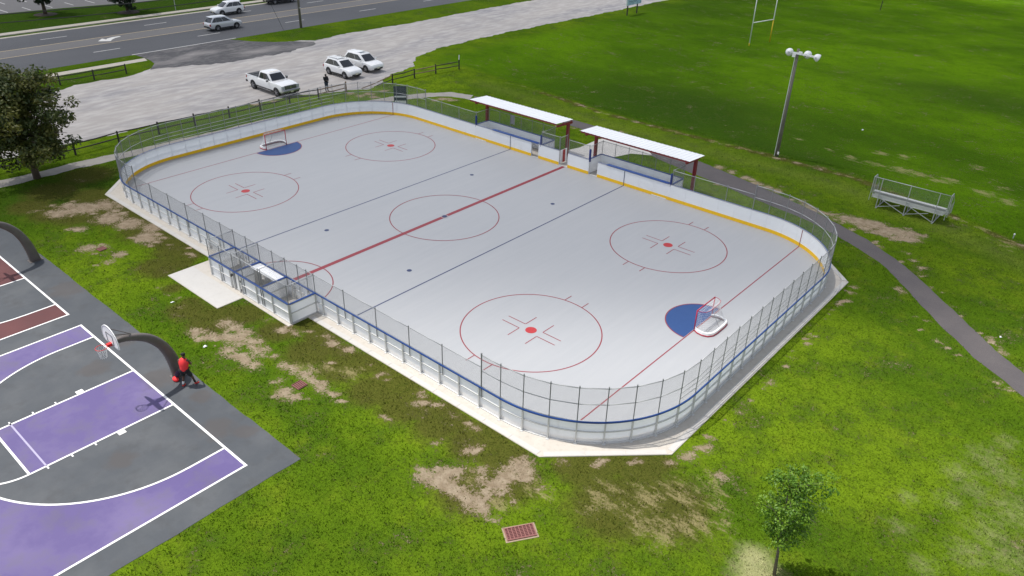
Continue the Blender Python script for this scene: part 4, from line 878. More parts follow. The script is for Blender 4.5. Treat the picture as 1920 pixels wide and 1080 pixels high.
# ------------------------------------------------------------------ flood light, goal post, small posts
def gz(x, y): return float(ground_z(np.array([[x]]), np.array([[y]]))[0, 0])
lx, ly = 11.0, 27.5; lz = gz(lx, ly)
fl_ = empty('flood_light', (lx, ly, lz), 'tall weathered wooden pole carrying three white dome flood lights', 'flood light')
MB().tube([(lx, ly, lz-.1), (lx, ly, 4.2), (lx+.02, ly, 8.62)], [.15, .125, .10], 14).build('pole', M['pole'], fl_, smooth=True)
MB().tube([(lx-.155, ly-.10, lz), (lx-.11, ly-.08, 8.1)], .022, 6).build('conduit', M['whitepost'], fl_)
MB().box((lx+.15, ly-.16, lz+.35), (.12, .1, .2)).build('junction_box', M['whitepost'], fl_)
MB().beam((lx-.45, ly-.15, 8.32), (lx+1.45, ly-.15, 8.28), .09, .12).build('cross_arm', M['whitepost'], fl_)
for x, z in ((lx+.28, 8.36), (lx-.18, 8.12)): MB().box((x, ly-.16, z), (.26, .14, .22)).build('ballast_box', M['whitepost'], fl_)
for dx, dy, dz, yw in ((-.58, -.12, 0, .55), (.72, .10, -.02, -.2), (1.55, -.02, -.10, -1.0)):
    prof = [(1.05*p_, 1.05*q_) for p_, q_ in [(.02, -.22), (.10, -.21), (.18, -.15), (.245, -.05), (.275, .08), (.285, .14), (.27, .14), (.2, .02), (.02, -.08)]]
    hd = MB().lathe(prof, (0, 0, 0), 20, caps=True)
    rot = Matrix.Rotation(yw, 4, 'Z') @ Matrix.Rotation(R(-115), 4, 'X')
    hd.v = [tuple(rot @ Vector(p)+Vector((lx+dx, ly+dy, 8.34+dz))) for p in hd.v]
    p_ = hd.build('lamp_head', M['whitepost'], fl_, smooth=True)
    MB().box((lx+dx, ly+dy-.16, 8.32+dz), (.13, .2, .15)).build('lamp_socket', M['steel'], fl_)
MB().tube([(lx, ly-.12, 8.0), (lx+.3, ly-.2, 7.78), (lx+.7, ly-.1, 8.2)], .015, 5).build('cable', M['cable'], fl_)
def goal_post():
    a, b_ = (-10.54, 66.81), (-10.05, 72.11); za, zb = gz(*a), gz(*b_)
    e = empty('field_goal_post', ((a[0]+b_[0])/2, (a[1]+b_[1])/2, za), 'tall white H shaped goal posts with yellow bases on the playing field', 'goal posts')
    for (x, y), z, yh in ((a, za, .35), (b_, zb, 2.95)):
        MB().tube([(x, y, z-.05), (x, y, z+9)], .06, 10).build('upright', M['whitepost'], e, smooth=True)
        MB().tube([(x, y, z), (x, y, z+yh)], .075, 10).build('yellow_sleeve', M['yellowpost'], e, smooth=True)
    MB().tube([(*a, za+2.95), (*b_, zb+2.95)], .06, 10).build('crossbar', M['whitepost'], e, smooth=True)
goal_post()
x, y = 29.17, 24.0; z = gz(x, y)
e = empty('water_spigot', (x, y, z), 'short grey pipe stub with white cap in dry grass beyond the path', 'spigot')
MB().tube([(x, y, z-.02), (x, y, z+.26)], .035, 8).build('pipe', M['steel'], e); MB().lathe([(.05, .25), (.055, .32), (.02, .36)], (x, y, z), 10).build('cap', M['whitepost'], e)
x, y = -7.67, 109.6; tag(MB().tube([(x, y, gz(x, y)-.1), (x+.05, y, gz(x, y)+1.5)], .07, 8).build('marker_post', M['wood']), 'lone dark post at the far side of the playing field', 'post')
for x, y, h, nm, lb_ in ((2.46, -18.79, .05, 'litter', 'crumpled white paper on the grass by the bare patches'), (-2.58, -17.78, .03, 'litter', 'white scrap on the grass below the concrete entry pad'), (31.45, 9.53, .04, 'litter', 'white scrap on the grass beside the asphalt path'), (13.1, 42.0, .05, 'litter', 'white scrap far out on the playing field')):
    mb = MB(); rd2 = random.Random(x)
    for k in range(4):
        a = rd2.uniform(0, 6.28); q = rd2.uniform(.05, .13); zz = gz(x, y)+.015
        mb.add([(x+q*math.cos(a), y+q*math.sin(a), zz+rd2.uniform(0, h)), (x+q*math.cos(a+1.3), y+q*math.sin(a+1.3), zz+rd2.uniform(0, h)), (x-q*.6*math.cos(a), y-q*.6*math.sin(a), zz+h)], [(0, 1, 2)])
    tag(mb.build(nm, M['white']), lb_, 'litter')
# rules sign behind the far boards
e = empty('park_sign', (-21.0, 15.1, 0), 'dark green park sign on two posts behind the far corner of the rink', 'sign')
ux, uy = .70, .71; c0 = Vector((-21.05, 14.85, 0))
for s in (-.56, .56): MB().box((c0.x+ux*s, c0.y+uy*s, .95), (.09, .09, 1.9), R(45)).build('post', M['green'], e)
MB().box((c0.x, c0.y, 1.42), (1.05, .06, .92), R(45)).build('board', M['green'], e)
MB().box((c0.x+.03, c0.y-.03, .90), (1.08, .06, .14), R(45)).build('white_strip', M['whiteback'], e)
MB().box((c0.x, c0.y, .66), (1.05, .06, .28), R(45)).build('board', M['green'], e)
MB().box((c0.x+.03, c0.y-.03, .38), (1.08, .06, .24), R(45)).build('white_strip', M['whiteback'], e)
# roadside sign at the top
e = empty('drive_sign', (-32.3, 71.7, 0), 'pale blue sign with white edge on two dark posts beside the gravel drive', 'sign')
for y in (70.35, 73.0): MB().box((-32.3, y, .95), (.14, .14, 1.9)).build('post', M['wood'], e)
MB().box((-32.2, 71.85, 2.2), (.10, 3.9, 1.5)).build('board', M['signblue'], e)
MB().box((-32.18, 69.8, 2.2), (.12, .26, 1.52)).build('white_edge', M['white'], e)
for k in range(3):
    mb = MB(); rd2 = random.Random(k)
    pts = [(-32.14, 70.3+.28*i, 1.95+.35*k+.07*math.sin(i*1.7+k)+rd2.uniform(-.05, .05)) for i in range(9)]
    mb.tube(pts, .025, 4).build('scribble', M['denim'], e)

# ------------------------------------------------------------------ drains
def grate(cx, cy, lx_, ly_, rz, nxs, nys, label, m='rust', dm_='rustdark'):
    e = empty('storm_drain', (0, 0, 0), label, 'storm drain', 'storm drain grates in the lawn', rz=rz, local=True); e.location = (cx, cy, 0)
    if nys: MB().prism([(-lx_/2-.07, -ly_/2-.06), (lx_/2+.06, -ly_/2-.07), (lx_/2+.08, ly_/2+.05), (-lx_/2-.06, ly_/2+.07)], -.05, .012).build('collar', M['soil'], e)
    MB().box((0, 0, .014), (lx_, ly_, .01)).build('pit', M[dm_], e)
    t = .035 if nys else .02
    for s in (-1, 1):
        MB().box((0, s*(ly_/2-t/2), .035), (lx_, t, .04)).build('frame_bar', M[m], e); MB().box((s*(lx_/2-t/2), 0, .035), (t, ly_-2*t-.004, .04)).build('frame_bar', M[m], e)
    for i in range(1, nxs): MB().box((-lx_/2+lx_*i/nxs, 0, .033), (.03 if nys else .05, ly_-2*t-.004, .034)).build('grate_bar', M[m], e)
    cb = MB()
    for j in range(1, nys): cb.box((0, -ly_/2+ly_*j/nys, .026), (lx_-2*t-.004, .018, .02))
    if nys: cb.build('cross_bars', M[m], e, kind='stuff')
    return e
ang = math.atan2(.96, .64)
grate(21.45, -17.27, 1.10, .58, ang, 8, 8, 'large rusty iron drain grate in the grass at the bottom centre')
grate(8.38, -17.48, .52, .52, .05, 5, 0, 'small reddish slotted drain grate among bare patches beside the rink corner')
grate(-11.45, -17.55, .48, .48, .12, 5, 0, 'small faded slotted drain grate in bare soil near the concrete entry pad')

# ------------------------------------------------------------------ split rail fences
def rail_fence(pts, label, h=1.05, m='wood', rails=(.45, .88), white_last=False, skip=(), light=()):
    e = empty('split_rail_fence', (pts[0][0], pts[0][1], 0), label, 'wooden fence')
    for k, (x, y) in enumerate(pts):
        mb = MB().tube([(x, y, -.05), (x+.02*math.sin(k*3), y, h+.03*math.sin(k*5))], [.085, .07], 6)
        mb.build('fence_post', M['woodlight' if k in light and (k-1) in light else m], e)
    for k, (a, c) in enumerate(zip(pts[:-1], pts[1:])):
        if k in skip: continue
        for j, z in enumerate(rails):
            s1, s2 = .04*math.sin(k*7+j*3), .04*math.sin(k*5+j)
            MB().tube([(a[0], a[1], z+s1), ((a[0]+c[0])/2, (a[1]+c[1])/2+.0, z-.03), (c[0], c[1], z+s2)], [.045, .055, .045], 6).build('fence_rail', M['woodlight' if k in light else m], e)
    return e
rail_fence([(-52.2, -17.4), (-51.6, -14.2), (-51.2, -11.0), (-50.6, -7.9), (-49.8, -4.5), (-49.5, -1.3), (-49.7, 2.1)], 'dark two rail wooden fence between the road sidewalk and the gravel lot')
rail_fence([(-28.5, -28.0), (-28.6, -24.8), (-28.6, -21.5), (-28.7, -18.3), (-28.75, -15.0), (-28.8, -11.8), (-29.1, -8.25), (-29.1, -4.9), (-29.0, -1.7), (-28.8, 1.5), (-28.9, 4.7), (-29.0, 7.95), (-28.35, 10.8), (-28.3, 14.1)], 'long dark wooden fence along the gravel lot behind the far left end of the rink', light=(12, 13))
f3 = rail_fence([(-27.45, 19.45), (-27.55, 22.6), (-27.35, 25.55), (-26.95, 28.75)], 'short wooden fence with a white tipped end post on the grass past the parked cars', light=(1,))
MB().tube([(-26.95, 28.75, 1.0), (-26.95, 28.78, 1.55)], .055, 8).build('white_tip', M['whitepost'], f3)
MB().tube([(-27.45, 19.45, .9), (-27.8, 17.2, .35), (-28.1, 15.9, .08)], .05, 6).build('fallen_rail', M['woodlight'], f3)
MB().tube([(-27.5, 19.4, .45), (-27.75, 17.6, .12)], .045, 6).build('fallen_rail', M['wood'], f3)

# ------------------------------------------------------------------ utility poles
def upole(x, y, label, guy=None):
    e = empty('utility_pole', (x, y, 0), label, 'utility pole', 'wooden utility poles beside the road')
    MB().tube([(x, y, -.1), (x, y, 11.5)], [.17, .12], 12).build('pole', M['pole'], e, smooth=True)
    MB().beam((x, y-1.1, 10.6), (x, y+1.1, 10.6), .1, .12).build('cross_arm', M['pole'], e)
    MB().box((x+.2, y, 2.6), (.12, .25, .1)).build('bracket', M['steel'], e)
    if guy: MB().tube([guy, (x, y, 10.2)], .012, 5).build('guy_wire', M['cable'], e); MB().tube([guy, tuple(Vector(guy).lerp(Vector((x, y, 10.2)), .22))], .03, 6).build('guy_guard', M['blackpl'], e)
upole(-57.0, 29.17, 'wooden utility pole on the grass verge between the road and the gravel drive')
upole(-57.3, -7.3, 'wooden utility pole at the left edge of the picture above the maple')
for z_, lb_ in ((5.15, 'lower overhead cable strung between the two utility poles'), (5.95, 'upper overhead cable strung between the two utility poles')):
    tag(MB().tube([(-57.15, -7.3+36.5*k/12, z_-.45*math.sin(math.pi*k/12)) for k in range(13)], .045, 5).build('overhead_cable', M['cable']), lb_, 'cable')
tag(MB().tube([(-57.4, 26.7, 0), (-57.2, 24.9, 4.0), (-57.1, 20, 14)], .02, 5).build('guy_wire', M['cable']), 'dark guy wire slanting up from the verge beside the utility pole', 'wire')
tag(MB().tube([(-79.2, 23.3, 0), (-79.2, 23.3, 5)], .05, 8).build('street_sign_pole', M['steel']), 'thin pale metal pole beyond the far curb', 'pole')

# ------------------------------------------------------------------ trees
def leaves(name, centres, radii, n, size, m, parent, seed, flat_=.75, tint_fn=None):
    g = np.random.default_rng(seed); C_ = np.array(centres); Rr = np.array(radii); pr = Rr**2/np.sum(Rr**2)
    idx = g.choice(len(C_), n, p=pr); d = g.normal(size=(n, 3)); d /= np.linalg.norm(d, axis=1)[:, None]
    rad = Rr[idx]*(g.random(n)**.45); P = C_[idx]+d*rad[:, None]*np.array([1, 1, flat_])
    nrm = d*.6+g.normal(size=(n, 3))*.55+np.array([0, 0, .55]); nrm /= np.linalg.norm(nrm, axis=1)[:, None]
    t = np.cross(nrm, g.normal(size=(n, 3))); t /= np.linalg.norm(t, axis=1)[:, None]; b_ = np.cross(nrm, t)
    s = size*(.6+.8*g.random(n))[:, None]
    V_ = np.stack([P-t*s, P+b_*s*.55+nrm*s*.12, P+t*s, P-b_*s*.55-nrm*s*.12], 1).reshape(-1, 3)
    off_ = OFF[parent.name]; V_ -= np.array(off_)
    me_ = bpy.data.meshes.new(name); me_.vertices.add(4*n); me_.vertices.foreach_set('co', V_.ravel().astype(np.float32))
    me_.loops.add(4*n); me_.loops.foreach_set('vertex_index', np.arange(4*n, dtype=np.int32)); me_.polygons.add(n)
    me_.polygons.foreach_set('loop_start', np.arange(0, 4*n, 4, dtype=np.int32)); me_.polygons.foreach_set('loop_total', np.full(n, 4, dtype=np.int32)); me_.update(calc_edges=True)
    cl = g.random(len(C_)); tv = np.clip(.25+.45*cl[idx]+.3*g.random(n), 0, 1)
    a = me_.attributes.new('tint', 'FLOAT', 'POINT'); a.data.foreach_set('value', np.repeat(tv, 4).astype(np.float32))
    me_.materials.append(m); o = bpy.data.objects.new(name, me_); COL.objects.link(o); o.parent = parent; OFF[o.name] = off_.copy()
    return o
def tree(name, x, y, label, H, CRr, z0_, trunk_r, nb, nleaf, lsize, lm, barkm, seed, group=None, shape=None, ttop=.75, clr=.95, lean=(0, 0)):
    rd2 = random.Random(seed); e = empty(name, (x, y, 0), label, 'tree', group)
    tp = [Vector((x, y, -.1)), Vector((x+lean[0]*.3+rd2.uniform(-.05, .05), y+lean[1]*.3, H*.25)), Vector((x+lean[0]*.6, y+lean[1]*.6+rd2.uniform(-.1, .1), H*.5)), Vector((x+lean[0], y+lean[1], H*ttop))]
    MB().tube(tp, [trunk_r*1.25, trunk_r*.9, trunk_r*.6, trunk_r*.22], 10).build('trunk', M[barkm], e, smooth=True)
    cs, rs = [], []
    for k in range(nb):
        t = (k+.5)/nb; z = z0_+(H-z0_)*t; prof = math.sin(math.pi*min(1, max(.0, .12+.83*t)))**.6 if shape is None else shape(t)
        a = k*2.399+rd2.uniform(-.4, .4); q = CRr*prof*rd2.uniform(.55, .95)*(1 if k % 3 else .5)
        p1 = Vector((x+q*math.cos(a), y+q*math.sin(a), z)); ts = max(.15, min(.95, (z-CRr*.35*(1-t))/(H*ttop))); 
        kk = min(2, int(ts*3)); p0 = tp[kk].lerp(tp[kk+1], ts*3-kk) if ts < 1 else tp[3]
        mid = p0.lerp(p1, .5)+Vector((0, 0, .12*q))
        MB().tube([p0, mid, p1], [trunk_r*.34*(1-t*.5), trunk_r*.2*(1-t*.4), trunk_r*.06], 6).build('limb', M[barkm], e, smooth=True)
        for j in range(4):
            jt = rd2.uniform(.45, 1.05); c = p0.lerp(p1, jt)+Vector((rd2.uniform(-.22, .22), rd2.uniform(-.22, .22), rd2.uniform(-.16, .16)))*CRr
            cs.append(tuple(c)); rs.append(CRr*rd2.uniform(.10, .24)*clr)
    leaves('crown', cs, rs, nleaf, lsize, M[lm], e, seed)
    return e
tree('maple_tree', -25.9, -15.7, 'large thick-leaved dark green maple beside the pale path at the left edge', 7.6, 3.95, 2.35, .21, 64, 24000, .12, 'leaf', 'bark', 5, lean=(-.2, -.2), shape=lambda t: [.80, .98, 1.0, .95, .85, .70, .48][min(6, int(t*7))], clr=1.0)
tree('young_tree', 29.14, -12.8, 'slender young tree with bright feathery leaves at the bottom right', 4.85, 1.2, 1.85, .05, 48, 6000, .050, 'leafy', 'barkgrey', 9, shape=lambda t: [.55, .85, 1., .95, .85, .8, .6][min(6, int(t*7))], clr=1.0, ttop=.85, lean=(-.26, -.2))
for x, y, sd, lb_ in ((-87.8, 8.8, 21, 'dark street tree on the grass by the far parking lot, the left one'), (-82.1, 17.7, 22, 'dark street tree standing in mulch beyond the road, the right one')):
    t = tree('street_tree', x, y, lb_, 8.5, 3.2, 1.3 if sd == 22 else 2.3, .22, 34, 7000, .17, 'leafdark', 'bark', sd, 'dark street trees beyond the road')
    MB().lathe([(1.5, 0), (1.2, .06), (.3, .10)], (x, y, .0), 20).build('mulch_ring', M['mulch'], t)

# ------------------------------------------------------------------ vehicles (built along +x, then placed)
def smooth_prof(P, x):
    for (a, za), (b, zb) in zip(P[:-1], P[1:]):
        if a <= x <= b: return za+(zb-za)*(x-a)/(b-a)
    return P[-1][1] if x > P[-1][0] else P[0][1]
def vehicle(name, label, cat, L_, W, belt, hood, roof, wb, paint, wr=.36, kind='suv', group=None):
    """belt/hood profile list (x,z) of the lower body top; roof list of (x,z) greenhouse top; origin at centre on the ground, front +x"""
    e = empty(name, (0, 0, 0), label, cat, group, local=True); P = M[paint]
    hw = W/2; zb = .30 if kind == 'suv' else .42
    xs = sorted({-L_/2, -L_/2+.08, -L_/2+.25, L_/2-.25, L_/2-.08, L_/2, *[p[0] for p in hood], *[-L_/2+L_*i/14 for i in range(15)]})
    rings = []
    for x in xs:
        t = x/(L_/2); tp = 1-.10*max(0, abs(t)-.72)/.28 - (.10 if abs(t) > .985 else .03 if abs(t) > .93 else 0)
        zt = smooth_prof(hood, x); zl = zb+(.12 if abs(t) > .9 else 0); w_ = hw*tp
        sh = .95 if zt > .9 else .95
        half = [(0, zl), (w_*.90, zl), (w_*.985, zl+.12), (w_, zl+(zt-zl)*.5), (w_*.985, zl+(zt-zl)*.78), (w_*sh, zt-.03), (w_*sh*.90, zt), (0, zt+.025)]
        rings.append([(x, y, z) for y, z in half]+[(x, -y, z) for y, z in half[-2:0:-1]])
    MB().ring_loft(rings).build('body', P, e, smooth=False, bevel=.012)
    # greenhouse
    (xa, za), (xb, zb_), (xc, zc), (xd, zd) = roof   # rear base, rear top, front top, windshield base
    gw0, gw1 = hw*.90, hw*.735
    low = [(xa, gw0*.96), (xa+.25*(xd-xa), gw0), (xa+.7*(xd-xa), gw0), (xd, gw0*.93)]
    top = [(xb, gw1*.95), (xb+.25*(xc-xb), gw1), (xb+.7*(xc-xb), gw1), (xc, gw1*.94)]
    zl_ = [za, za, zd, zd]; zt_ = [zb_, max(zb_, zc)+.03, max(zb_, zc)+.02, zc]
    def gp(u, v, s, o=0.):   # u 0..3 along, v 0..1 up
        k = min(2, int(u)); f = u-k
        lx, ly = [low[k][i]+(low[k+1][i]-low[k][i])*f for i in (0, 1)]; tx, ty = [top[k][i]+(top[k+1][i]-top[k][i])*f for i in (0, 1)]
        z0_ = zl_[k]+(zl_[k+1]-zl_[k])*f; z1_ = zt_[k]+(zt_[k+1]-zt_[k])*f
        return (lx+(tx-lx)*v, s*(ly+(ty-ly)*v+o), z0_+(z1_-z0_)*v+(0))
    rr = []
    for u in (0, .5, 1, 1.5, 2, 2.5, 3):
        a = [gp(u, 0, 1), gp(u, .5, 1), gp(u, .92, 1), ]
        c1 = gp(u, 1, 1); a += [(c1[0], c1[1]*.93, c1[2]+.015), (c1[0], c1[1]*.5, c1[2]+.045)]
        rr.append([(p[0], p[1], p[2]) for p in a]+[(p[0], -p[1], p[2]) for p in a[::-1]])
    MB().ring_loft(rr).build('cabin', P, e, smooth=False, bevel=.01)
    # side glass
    us = {'suv': [(.16, .90), (.93, 1.66), (1.69, 2.66)], 'truck': [(.18, 1.34), (1.40, 2.74)]}[kind]
    for s in (-1, 1):
        for a, c in us:
            v0, v1 = .10, .86
            front = c > 2.5; rear = a < .3
            q = [gp(a, v0, s, .008), gp(c, v0, s, .008), gp(c-(.25 if front else 0), v1, s, .008), gp(a+(.25 if rear else 0), v1, s, .008)]
            mid0 = gp((a+c)/2, v0, s, .010); mid1 = gp((a+c)/2, v1+.02, s, .010)
            MB().add([q[0], mid0, q[1], q[2], mid1, q[3]], [(0, 1, 4, 5), (1, 2, 3, 4)]).build('side_window', M['glass'], e)
        a, c = .20, 2.60; q = [gp(a, .13, s, .003), gp(c, .13, s, .003), gp(c-.30, .84, s, .003), gp(a+.25, .84, s, .003)]
        m0, m1 = gp(1.4, .13, s, .005), gp(1.4, .86, s, .005)
        MB().add([q[0], m0, q[1], q[2], m1, q[3]], [(0, 1, 4, 5), (1, 2, 3, 4)]).build('pillar_trim', M['blackpl'], e)
    def endglass(u, nm, sgn):
        a = [gp(u, .08, 1), gp(u, .88, 1), gp(u, .88, -1), gp(u, .08, -1)]; f = .90
        dx = .02*sgn; bulge = .05*sgn
        MB().add([(a[0][0]+dx, a[0][1]*f, a[0][2]+.012), (a[1][0]+dx, a[1][1]*f, a[1][2]+.012), (a[1][0]+dx+bulge*.6, 0, a[1][2]+.03), (a[0][0]+dx+bulge, 0, a[0][2]+.02), (a[2][0]+dx, a[2][1]*f, a[2][2]+.012), (a[3][0]+dx, a[3][1]*f, a[3][2]+.012)], [(0, 1, 2, 3), (3, 2, 4, 5)]).build(nm, M['glass'], e)
    endglass(3, 'windshield', 1); endglass(0, 'rear_window', -1)
    # wheels
    ax_ = [wb/2+(.05 if kind == 'suv' else .15), -wb/2+(.05 if kind == 'suv' else .15)]
    for x in ax_:
        for s in (-1, 1):
            ar = MB().lathe([(wr+.075, 0), (wr+.075, .012)], (x, s*(hw-.004)-(.006 if s > 0 else .006), wr+.02), 24, 'y')
            ar.v = [(p[0], p[1], max(p[2], zb-.02)) for p in ar.v]; ar.build('wheel_arch', M['blackpl'], e)
            wd = .24; y0 = s*(hw+.015)-s*wd if s > 0 else s*(hw+.015)
            w_ = MB().lathe([(wr*.62, 0), (wr*.97, 0), (wr, .03), (wr, wd-.03), (wr*.97, wd), (wr*.62, wd)], (x, y0, wr), 24, 'y').build('wheel', M['tyre'], e, smooth=False)
            yo = s*(hw+.02); rb = MB().lathe([(wr*.64, 0), (wr*.60, s*.008), (wr*.2, -s*.02), (.02, -s*.02)], (x, yo, wr), 20, 'y', caps=False)
            rb.build('rim', M['darksteel'], w_)
            sp = MB()
            for k in range(5):
                a = 2*math.pi*k/5+.3; sp.beam((x, yo+s*.002, wr), (x+wr*.6*math.cos(a), yo+s*.004, wr+wr*.6*math.sin(a)), .07, .03, (0, 1, 0))
            sp.lathe([(.07, -.01), (.07, .012)], (x, yo, wr), 12, 'y'); sp.build('spokes', M['rim'], w_)
    zh = smooth_prof(hood, L_/2-.1); fx = L_/2
    for s in (-1, 1):
        if kind == 'suv':
            MB().add([(fx-.10, s*hw*.55, zh-.10), (fx-.06, s*hw*.52, zh-.20), (fx-.42, s*hw*.945, zh-.13), (fx-.55, s*hw*.955, zh-.02), (fx-.25, s*hw*.80, zh+.005)], [(0, 1, 2, 3, 4)]).build('headlight', M['lamp'], e)
            MB().box((fx-.10, s*hw*.70, .52), (.10, .10, .14)).build('fog_light', M['blackpl'], e)
        else:
            MB().box((fx-.06, s*hw*.80, zh-.20), (.16, .30, .34)).build('headlight', M['lamp'], e)
        MB().box((-fx+.07, s*hw*.80, smooth_prof(hood, -fx+.1)-.22), (.12, .22, .24)).build('tail_light', M['taillamp'], e)
        mx = xd-.35; mb = MB().box((mx, s*(hw+.10), zd+.12), (.12, .20, .15 if kind == 'suv' else .26)); mb.build('mirror', P if kind == 'suv' else M['blackpl'], e, bevel=.02)
        if kind == 'truck': MB().box((mx+.0, s*(hw+.13), zd+.20), (.14, .20, .09)).build('mirror_cap', P, e)
        MB().box((0, s*hw*.985, zb+.06), (wb-.9, .04, .12)).build('sill_trim', M['blackpl'], e)
    if kind == 'suv':
        MB().box((fx-.055, 0, zh-.22), (.10, hw*.95, .16)).build('grille', M['blackpl'], e, bevel=.02)
        MB().box((fx-.02, 0, .46), (.10, hw*1.25, .17)).build('lower_grille', M['blackpl'], e, bevel=.02)
        MB().box((fx+.035, 0, .55), (.02, .34, .14)).build('plate', M['plate'], e)
        MB().box((-fx+.02, 0, .50), (.10, hw*1.6, .22)).build('rear_bumper', M['blackpl'], e, bevel=.03)
    return e
def SUV(label, cat='SUV', paint='carwhite', rails=True, sun=True, L_=4.60, W=1.86, Hh=1.70, wb=2.69, group=None, spoiler=True):
    h = L_/2
    e = vehicle('suv', label, cat, L_, W, None, [(-h, .85), (-h+.1, 1.02), (-h+.6, 1.10), (.55, 1.06), (h-1.0, 1.04), (h-.45, .96), (h-.1, .86), (h, .70)],
                [(-h+.18, 1.04), (-h+.62, Hh-.06), (h-2.15, Hh-.02), (h-1.20, 1.04)], wb, paint, kind='suv', group=group)
    if rails:
        for s in (-1, 1): MB().tube([(-h+.8, s*.60, Hh+.03), (-h+.95, s*.61, Hh+.09), (h-2.35, s*.61, Hh+.09), (h-2.2, s*.60, Hh+.02)], .022, 6).build('roof_rail', M['darksteel'] if sun else M['chrome'], e)
    if rails and sun:
        for x in (-h+1.35, -.05): MB().box((x, 0, Hh+.10), (.07, 1.24, .03)).build('cross_bar', M['whitepost'], e)
    if sun: MB().box((h-2.62, 0, Hh+.035), (.62, .82, .02)).build('sunroof', M['glass'], e)
    if spoiler: MB().box((-h+.52, 0, Hh-.02), (.28, 1.15, .04)).build('rear_spoiler', M[paint], e)
    return e
G = 'parked cars on the gravel lot'
v = SUV('white SUV with roof rails parked on the gravel nearest the rink fence', group=G); v.location = (-33.72, 17.98, .01)
v = SUV('larger white SUV parked just beyond the roof railed one', L_=4.88, W=1.92, Hh=1.73, wb=2.79, rails=False, group=G); v.location = (-34.35, 21.30, .01); v.rotation_euler = (0, 0, R(1))
v = SUV('silver SUV driving right in the near lanes of the road', paint='carsilver', L_=4.65, wb=2.71, group='vehicles driving on the road', sun=False, rails=False); v.location = (-63.2, 21.45, .012); v.rotation_euler = (0, 0, R(90))
v = SUV('white SUV driving left in the far lanes of the road', L_=4.6, wb=2.66, group='vehicles driving on the road', sun=False, rails=False); v.location = (-71.9, 27.3, .012); v.rotation_euler = (0, 0, R(-90))
v = SUV('black SUV at the top edge in the far lanes of the road', paint='carblack', L_=5.2, W=2.0, Hh=1.85, wb=3.05, group='vehicles driving on the road'); v.location = (-74.9, 38.1, .012); v.rotation_euler = (0, 0, R(-90))
# pickup
h = 3.12
tk = vehicle('pickup_truck', 'white crew cab pickup truck with black grille on the gravel lot', 'pickup truck', 6.24, 2.04, None,
             [(-h, 1.22), (-h+.06, 1.26), (-.62, 1.26), (-.60, 1.27), (.95, 1.27), (h-1.1, 1.30), (h-.4, 1.24), (h-.08, 1.16), (h, .98)],
             [(-.98, 1.24), (-.78, 1.92), (.62, 1.94), (1.28, 1.26)], 3.98, 'carwhite', wr=.42, kind='truck', group=G)
MB().box((-2.02, 0, 1.275), (2.02, 1.62, .05)).build('bed_liner', M['blackpl'], tk)
for s in (-1, 1): MB().box((-2.05, s*.93, 1.285), (2.1, .10, .04)).build('bed_rail', M['carwhite'], tk)
MB().box((-1.5, .1, 1.32), (.5, 1.2, .06)).box((-2.5, -.2, 1.31), (.3, .8, .05)).build('bed_cargo', M['darksteel'], tk)
MB().box((h-.03, 0, .97), (.12, 1.28, .34)).build('grille', M['blackpl'], tk, bevel=.02)
for z in (.90, .99, 1.07): MB().box((h+.035, 0, z), (.02, 1.22, .035)).build('grille_bar', M['rim'], tk)
MB().box((h+.045, 0, .98), (.02, .22, .10)).build('oval_badge', M['chrome'], tk)
MB().box((h+.05, 0, .66), (.26, 1.94, .20)).build('front_bumper', M['rim'], tk, bevel=.04)
MB().box((h+.02, 0, .48), (.2, 1.7, .14)).build('air_dam', M['blackpl'], tk)
MB().box((h+.19, 0, .60), (.02, .32, .14)).build('plate', M['plate'], tk)
MB().box((-h-.04, 0, .62), (.2, 1.9, .18)).build('rear_bumper', M['blackpl'], tk, bevel=.03)
for k in range(5): MB().box((.50, -.4+.2*k, 2.0), (.06, .05, .025)).build('cab_light', M['yellow'], tk)
for s in (-1, 1): MB().box((.1, s*1.0, .42), (2.3, .14, .05)).build('running_board', M['chrome'], tk)
tk.location = (-33.72, 9.28, .01)

